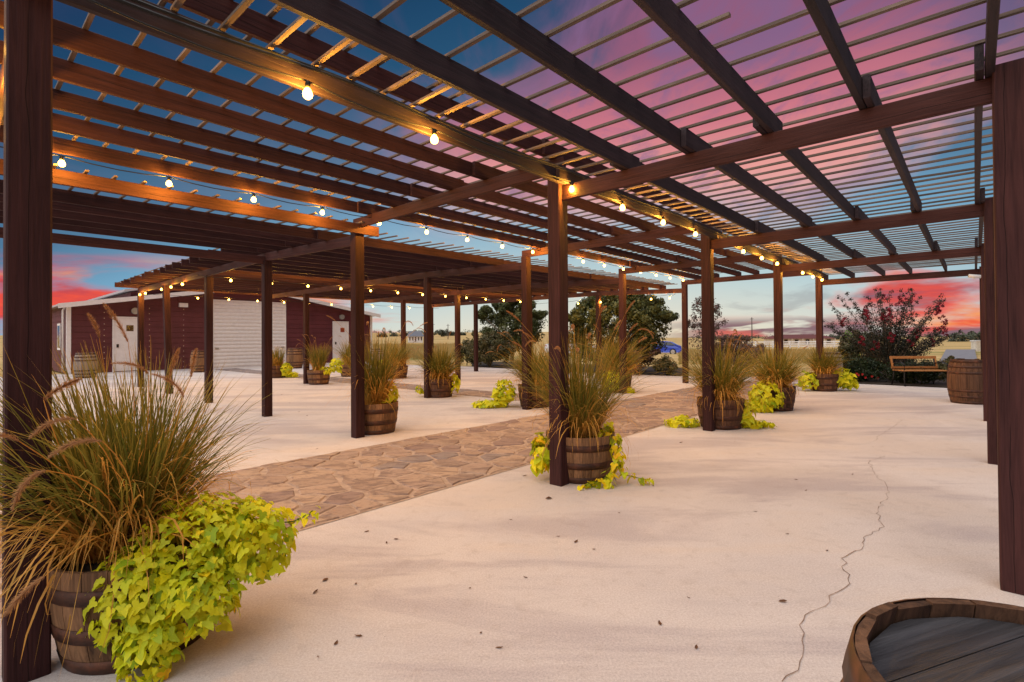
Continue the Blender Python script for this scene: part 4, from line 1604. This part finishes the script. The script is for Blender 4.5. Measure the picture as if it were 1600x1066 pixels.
def treeline(pxa, pxb, depth, zb, zt, n, seed):
    rng = random.Random(seed)
    cl = []
    for i in range(n):
        c = D(pxa + (pxb - pxa) * rng.random(), depth * rng.uniform(.95, 1.05))
        cl.append((c.x, c.y, rng.uniform(zb, zt), (zt - zb) * rng.uniform(.35, .7)))
    o = place('distant_treeline', crown_mesh('distant_treeline', cl, 26, (zt - zb) * .16, M['fargreen'], seed))
    tag(o, 'far belt of low grey green trees along the horizon', 'trees', None, 'stuff')


treeline(560, 760, 512, 6.6, 9.6, 120, 61)
treeline(1090, 1560, 420, -1.5, 1.9, 260, 62)

# dry grass at the edge of the field
def dry_grass():
    rng = np.random.default_rng(9)
    V, Fc, T = [], [], []
    for i in range(9000):
        if rng.uniform() < .55:
            px = rng.uniform(575, 740); dep = rng.uniform(36, 120)
        else:
            px = rng.uniform(1060, 1345); dep = rng.uniform(28, 70)
        c = D(px, dep)
        # sits on the field's own surface
        z = field_z(c.x, dep)
        h = rng.uniform(.25, .75) * (1 if px < 800 else .7)
        b = len(V)
        w = rng.uniform(.03, .09)
        dx, dy = rng.normal(0, .12, 2)
        V += [(c.x - w, dep, z), (c.x + w, dep, z), (c.x + dx, dep + dy, z + h)]
        Fc.append((b, b + 1, b + 2))
        tt = rng.uniform(0, .8)
        T += [tt, tt, tt * .6]
    o = place('field_grass', tint_mesh('field_grass', V, Fc, T, M['drygrass']))
    tag(o, 'tall dry golden grass growing on the field', 'grass', None, 'stuff')


_fo = bpy.data.objects['field']
_dg = None


def field_z(x, y):
    ok, loc, n, i = _fo.ray_cast(Vector((x, y, 60)), Vector((0, 0, -1)))
    return loc.z if ok else 0.0


dry_grass()

# ------------------------------------------------------------------ far buildings, fence, poles
def house(px, depth, label, wpx, wall_h, roof_h, wall, roof, rotz, porch=False, zbase=None):
    c = D(px, depth)
    zb = field_z(c.x, depth) if zbase is None else zbase
    loc = Vector((c.x, depth, zb))
    w = wpx / F * depth / 2
    t = empty('house', loc, label, 'house')
    dpt = w * .55
    q = MB(); q.box(-w, w, -dpt, dpt, -.5, wall_h); place('wall', q.me('wall', wall), t, loc, (0, 0, rotz))
    q = MB()
    o = .5
    q.add([(-w - o, -dpt - o, wall_h - .1), (w + o, -dpt - o, wall_h - .1), (w + o, dpt + o, wall_h - .1), (-w - o, dpt + o, wall_h - .1), (-w * .82, 0, wall_h + roof_h), (w * .82, 0, wall_h + roof_h)],
          [(0, 1, 5, 4), (2, 3, 4, 5), (1, 2, 5), (3, 0, 4), (3, 2, 1, 0)])
    place('roof', q.me('roof', roof), t, loc, (0, 0, rotz))
    n = 5
    for i in range(n):
        x = -w + (i + .5) * 2 * w / n
        q = MB(); q.box(x - w * .07, x + w * .07, -dpt - .06, -dpt - .01, .3 if i == 2 else .8, min(wall_h - .3, 2.1)); place('door' if i == 2 else 'window', q.me('opening', M['glass_dark']), t, loc, (0, 0, rotz))
    if porch:
        for i in range(6):
            x = -w + i * 2 * w / 5
            q = MB(); q.box(x - .12, x + .12, -dpt - .45, -dpt - .2, 0, wall_h - .12); place('porch_post', q.me('porch_post', wall), t, loc, (0, 0, rotz))
    return t


house(649, 186, 'small white house with grey roof far out in the golden field', 22, 2.3, 1.9, M['white'], M['roof_grey'], .25)
house(1247, 150, 'long low ranch house with porch posts behind the white fence', 84, 2.1, 1.1, M['house_wall'], M['roof_brown'], .05, True, -1.25)


def fence():
    a, b = D(1128, 96), D(1345, 92)
    n = 16
    t = empty('fence', (a + b) / 2 + Vector((0, 0, -.9)), 'white three rail ranch fence across the field before the ranch house', 'fence')
    for i in range(n + 1):
        p = a.lerp(b, i / n); z = field_z(p.x, p.y)
        q = MB(); q.box(-.09, .09, -.09, .09, 0, 1.35)
        place('fence_post', q.me('fence_post', M['trim_white']), t, Vector((p.x, p.y, z - .05)))
        if i < n:
            p2 = a.lerp(b, (i + 1) / n); z2 = field_z(p2.x, p2.y)
            for h in (.35, .75, 1.15):
                board('rail', Vector((p.x, p.y - .12, z + h)), Vector((p2.x, p2.y - .12, z2 + h)), .05, .17, M['trim_white'], t)


fence()
for px, dep, top, lab in ((677, 230, 505, 'left of two thin utility poles standing in the golden field'), (700, 240, 506.5, 'right of two thin utility poles standing in the golden field'),
                          (1175, 200, 496, 'lone thin utility pole against the red sunset band')):
    c = D(px, dep); r = ray(px, top); zt = U + r.z / r.y * dep; zb = field_z(c.x, dep)
    t = empty('utility_pole', Vector((c.x, dep, zb)), lab, 'pole', 'utility poles')
    q = MB(); q.tube([(0, 0, -.3), (0, 0, zt - zb)], [.22, .14], 6); place('mast', q.me('mast', M['pole']), t, t.location)
    q = MB(); q.box(-.7, .7, -.08, .08, zt - zb - .7, zt - zb - .55); place('crossarm', q.me('crossarm', M['pole']), t, t.location)

# gate pillar at the road
q = G(1526, 546)
gp = empty('gate_pillar', Vector((q.x, q.y, -.2)), 'pale stone gate pillar where the road leaves the yard', 'pillar')
b = MB(); b.box(-.3, .3, -.3, .3, 0, 1.0); place('shaft', b.me('shaft', M['house_wall']), gp, gp.location)
b = MB(); b.box(-.36, .36, -.36, .36, 1.0, 1.10); place('cap', b.me('cap', M['white']), gp, gp.location)

# ------------------------------------------------------------------ cars
def car(loc, rotz, paint, label):
    t = empty('car', loc, label, 'car', 'parked cars')
    rot = (0, 0, rotz)
    side = [(-2.15, .32), (-2.22, .62), (-2.15, .95), (-1.85, 1.02), (-1.25, 1.36), (-.6, 1.45), (.2, 1.42), (.95, 1.02), (1.9, .88), (2.2, .66), (2.22, .35), (1.85, .24), (-1.8, .24)]
    hw = .88
    v, f = [], []
    for sgn in (-1, 1):
        for x, z in side:
            wv = hw * (1.0 if z < 1.0 else 1.0 - (z - 1.0) * .42)
            if abs(x) > 2.0: wv *= .93
            v.append((x, sgn * wv, z))
    n = len(side)
    f = [tuple(range(n))[::-1], tuple(range(n, 2 * n))] + [(i, (i + 1) % n, n + (i + 1) % n, n + i) for i in range(n)]
    place('body', mesh('body', v, f, paint), t, loc, rot)
    for sgn in (-1, 1):
        y0, y1 = sgn * (hw * .985 + .012), sgn * (hw * .85 + .022)
        for (xa, xb, xc, xd) in ((-1.62, -.62, -.58, -1.16), (-.52, .72, .16, -.50)):
            me = mesh('side_window', [(xa, y0, 1.03), (xb, y0, 1.03), (xc, y1, 1.36), (xd, y1, 1.33)], [(0, 1, 2, 3)], M['glass_dark'])
            place('side_window', me, t, loc, rot)
        for xw in (-1.36, 1.38):
            w = MB(); w.tube([(xw, sgn * .70, .33), (xw, sgn * .905, .33)], .33, 20)
            wo = place('wheel', w.me('wheel', M['rubber']), t, loc, rot)
            r = MB()
            r.lathe([(.005, .02), (.05, .02), (.06, .0), (.20, -.005), (.215, .012), (.225, 0)], 16)
            me = mesh('rim', [(x_ + xw, sgn * (.912 + z_), .33 + y_) for x_, y_, z_ in r.v], r.f, M['chrome'])
            place('rim', me, wo, loc, rot)
        me = mesh('tail_lamp', [(-2.19, sgn * .45, .72), (-2.19, sgn * .84, .72), (-2.165, sgn * .84, .90), (-2.165, sgn * .45, .90)], [(0, 1, 2, 3)], M['tail'])
        place('tail_lamp', me, t, loc, rot)
    me = mesh('rear_window', [(-1.80, -.74, 1.06), (-1.80, .74, 1.06), (-1.28, .64, 1.36), (-1.28, -.64, 1.36)], [(0, 1, 2, 3)], M['glass_dark'])
    place('rear_window', me, t, loc + Vector((0, 0, .012)), rot)
    return t


c = D(1063, 54)
car(Vector((c.x - 2.0, 54.6, field_z(c.x, 54) - .10)), math.pi - .35, M['car_blue'], 'bright blue car parked beyond the big round tree')
c = D(893, 44)
car(Vector((c.x, 44, field_z(c.x, 44))), .4, M['car_white'], 'white car mostly hidden behind the central fountain grass')

# ------------------------------------------------------------------ bench
def bench():
    a, b = G(1420, 604.5), G(1481, 604)
    loc = (a + b) / 2 + Vector((0, .30, 0))
    rz = -.10
    t = empty('garden_bench', loc, 'small wooden bench with black iron legs and open back before the hedge', 'bench')
    L = 1.22
    R = Matrix.Rotation(rz, 3, 'Z')
    def bd(name, p, q, w, h, mat, par=t):
        return board(name, loc + R @ Vector(p), loc + R @ Vector(q), w, h, mat, par)
    for i, y in enumerate((-.24, -.12, 0, .12)):
        bd('seat_slat', (-L / 2, y, .43), (L / 2, y, .43), .095, .025, M['bench_wood'])
    bd('back_rail', (-L / 2 + .0, .27, .78), (L / 2, .27, .78), .035, .075, M['bench_wood'])
    bd('back_rail', (-L / 2 + .0, .20, .50), (L / 2, .20, .50), .035, .065, M['bench_wood'])
    for x in (-L / 2 + .03, L / 2 - .03):
        bd('back_stile', (x, .205, .53), (x, .265, .75), .035, .055, M['bench_wood'])
    mb = MB()
    for i in range(15):
        x = -L / 2 + .08 + i * (L - .16) / 14
        mb.tube([R @ Vector((x, .21, .52)), R @ Vector((x, .265, .75))], .005, 4)
    for z in (.58, .64, .70):
        y = .205 + (z - .52) * .25
        mb.tube([R @ Vector((-L / 2 + .05, y, z)), R @ Vector((L / 2 - .05, y, z))], .005, 4)
    place('back_grille', mb.me('back_grille', M['black']), t, loc)
    for x in (-L / 2 + .06, L / 2 - .06):
        for pts in ([(x, -.28, 0), (x, -.24, .2), (x, -.25, .42), (x, -.26, .60), (x, -.1, .66), (x, .22, .62)], [(x, .30, 0), (x, .22, .25), (x, .20, .45), (x, .285, .80)], [(x, -.25, .40), (x, .21, .40)]):
            mb = MB(); mb.tube([R @ Vector(p) for p in pts], .018, 6)
            place('leg' if pts[0][2] == 0 else 'brace', mb.me('leg', M['black'], True), t, loc)


bench()

# ------------------------------------------------------------------ litter on the concrete
def litter():
    spots = [(508, 907, 1.5), (493, 926, 1.5), (560, 995, 1), (525, 1006, 1), (497, 1027, .6), (780, 1013, 1.1), (734, 920, .7), (751, 990, .6), (573, 831, .9), (619, 843, .9), (604, 849, .7), (556, 913, .7),
             (967, 802, .8), (900, 847, 1.1), (928, 859, .7), (1031, 975, 1.0), (1076, 935, .7), (1088, 1013, .8), (872, 839, .9), (798, 813, .8), (821, 903, .7), (1243, 750, 1.4), (1259, 767, .9), (1364, 699, 1.2),
             (1332, 742, .7), (1148, 691, 1.2), (1064, 692, 1.4), (820, 744, 1.3), (857, 780, 1.6), (467, 644, 1.6), (440, 617, 1.5), (408, 671, 1.5), (452, 630, 1.2), (495, 702, 1.3), (330, 642, 1.4), (391, 706, 1.3),
             (300, 733, 1.2), (1230, 835, .8), (1292, 861, .7), (1223, 941, 1.0), (700, 662, 1.2), (757, 637, 1.4), (480, 650, 1.2), (1180, 800, .8), (1020, 760, .9)]
    rng = random.Random(8)
    for i, (px, py, s) in enumerate(spots):
        p = G(px, py)
        L = .018 * s * rng.uniform(.8, 1.3); w = L * rng.uniform(.25, .55)
        cu = rng.uniform(.2, .8) * w
        v = [(-L, 0, .004), (-L * .4, -w, .003 + cu), (L * .4, -w * .8, .003 + cu * .6), (L, 0, .010), (L * .4, w * .8, .003 + cu), (-L * .4, w, .003 + cu * .5), (0, 0, .0045)]
        f = [(0, 1, 6), (1, 2, 6), (2, 3, 6), (3, 4, 6), (4, 5, 6), (5, 0, 6)]
        o = place('fallen_leaf', mesh('fallen_leaf', v, f, M['dryleaf']), None, p, (0, 0, rng.uniform(0, 6.28)))
        tag(o, 'small curled dry brown leaf lying on the pale concrete', 'leaf', 'dry leaves scattered on the concrete')


litter()
bpy.context.view_layer.update()
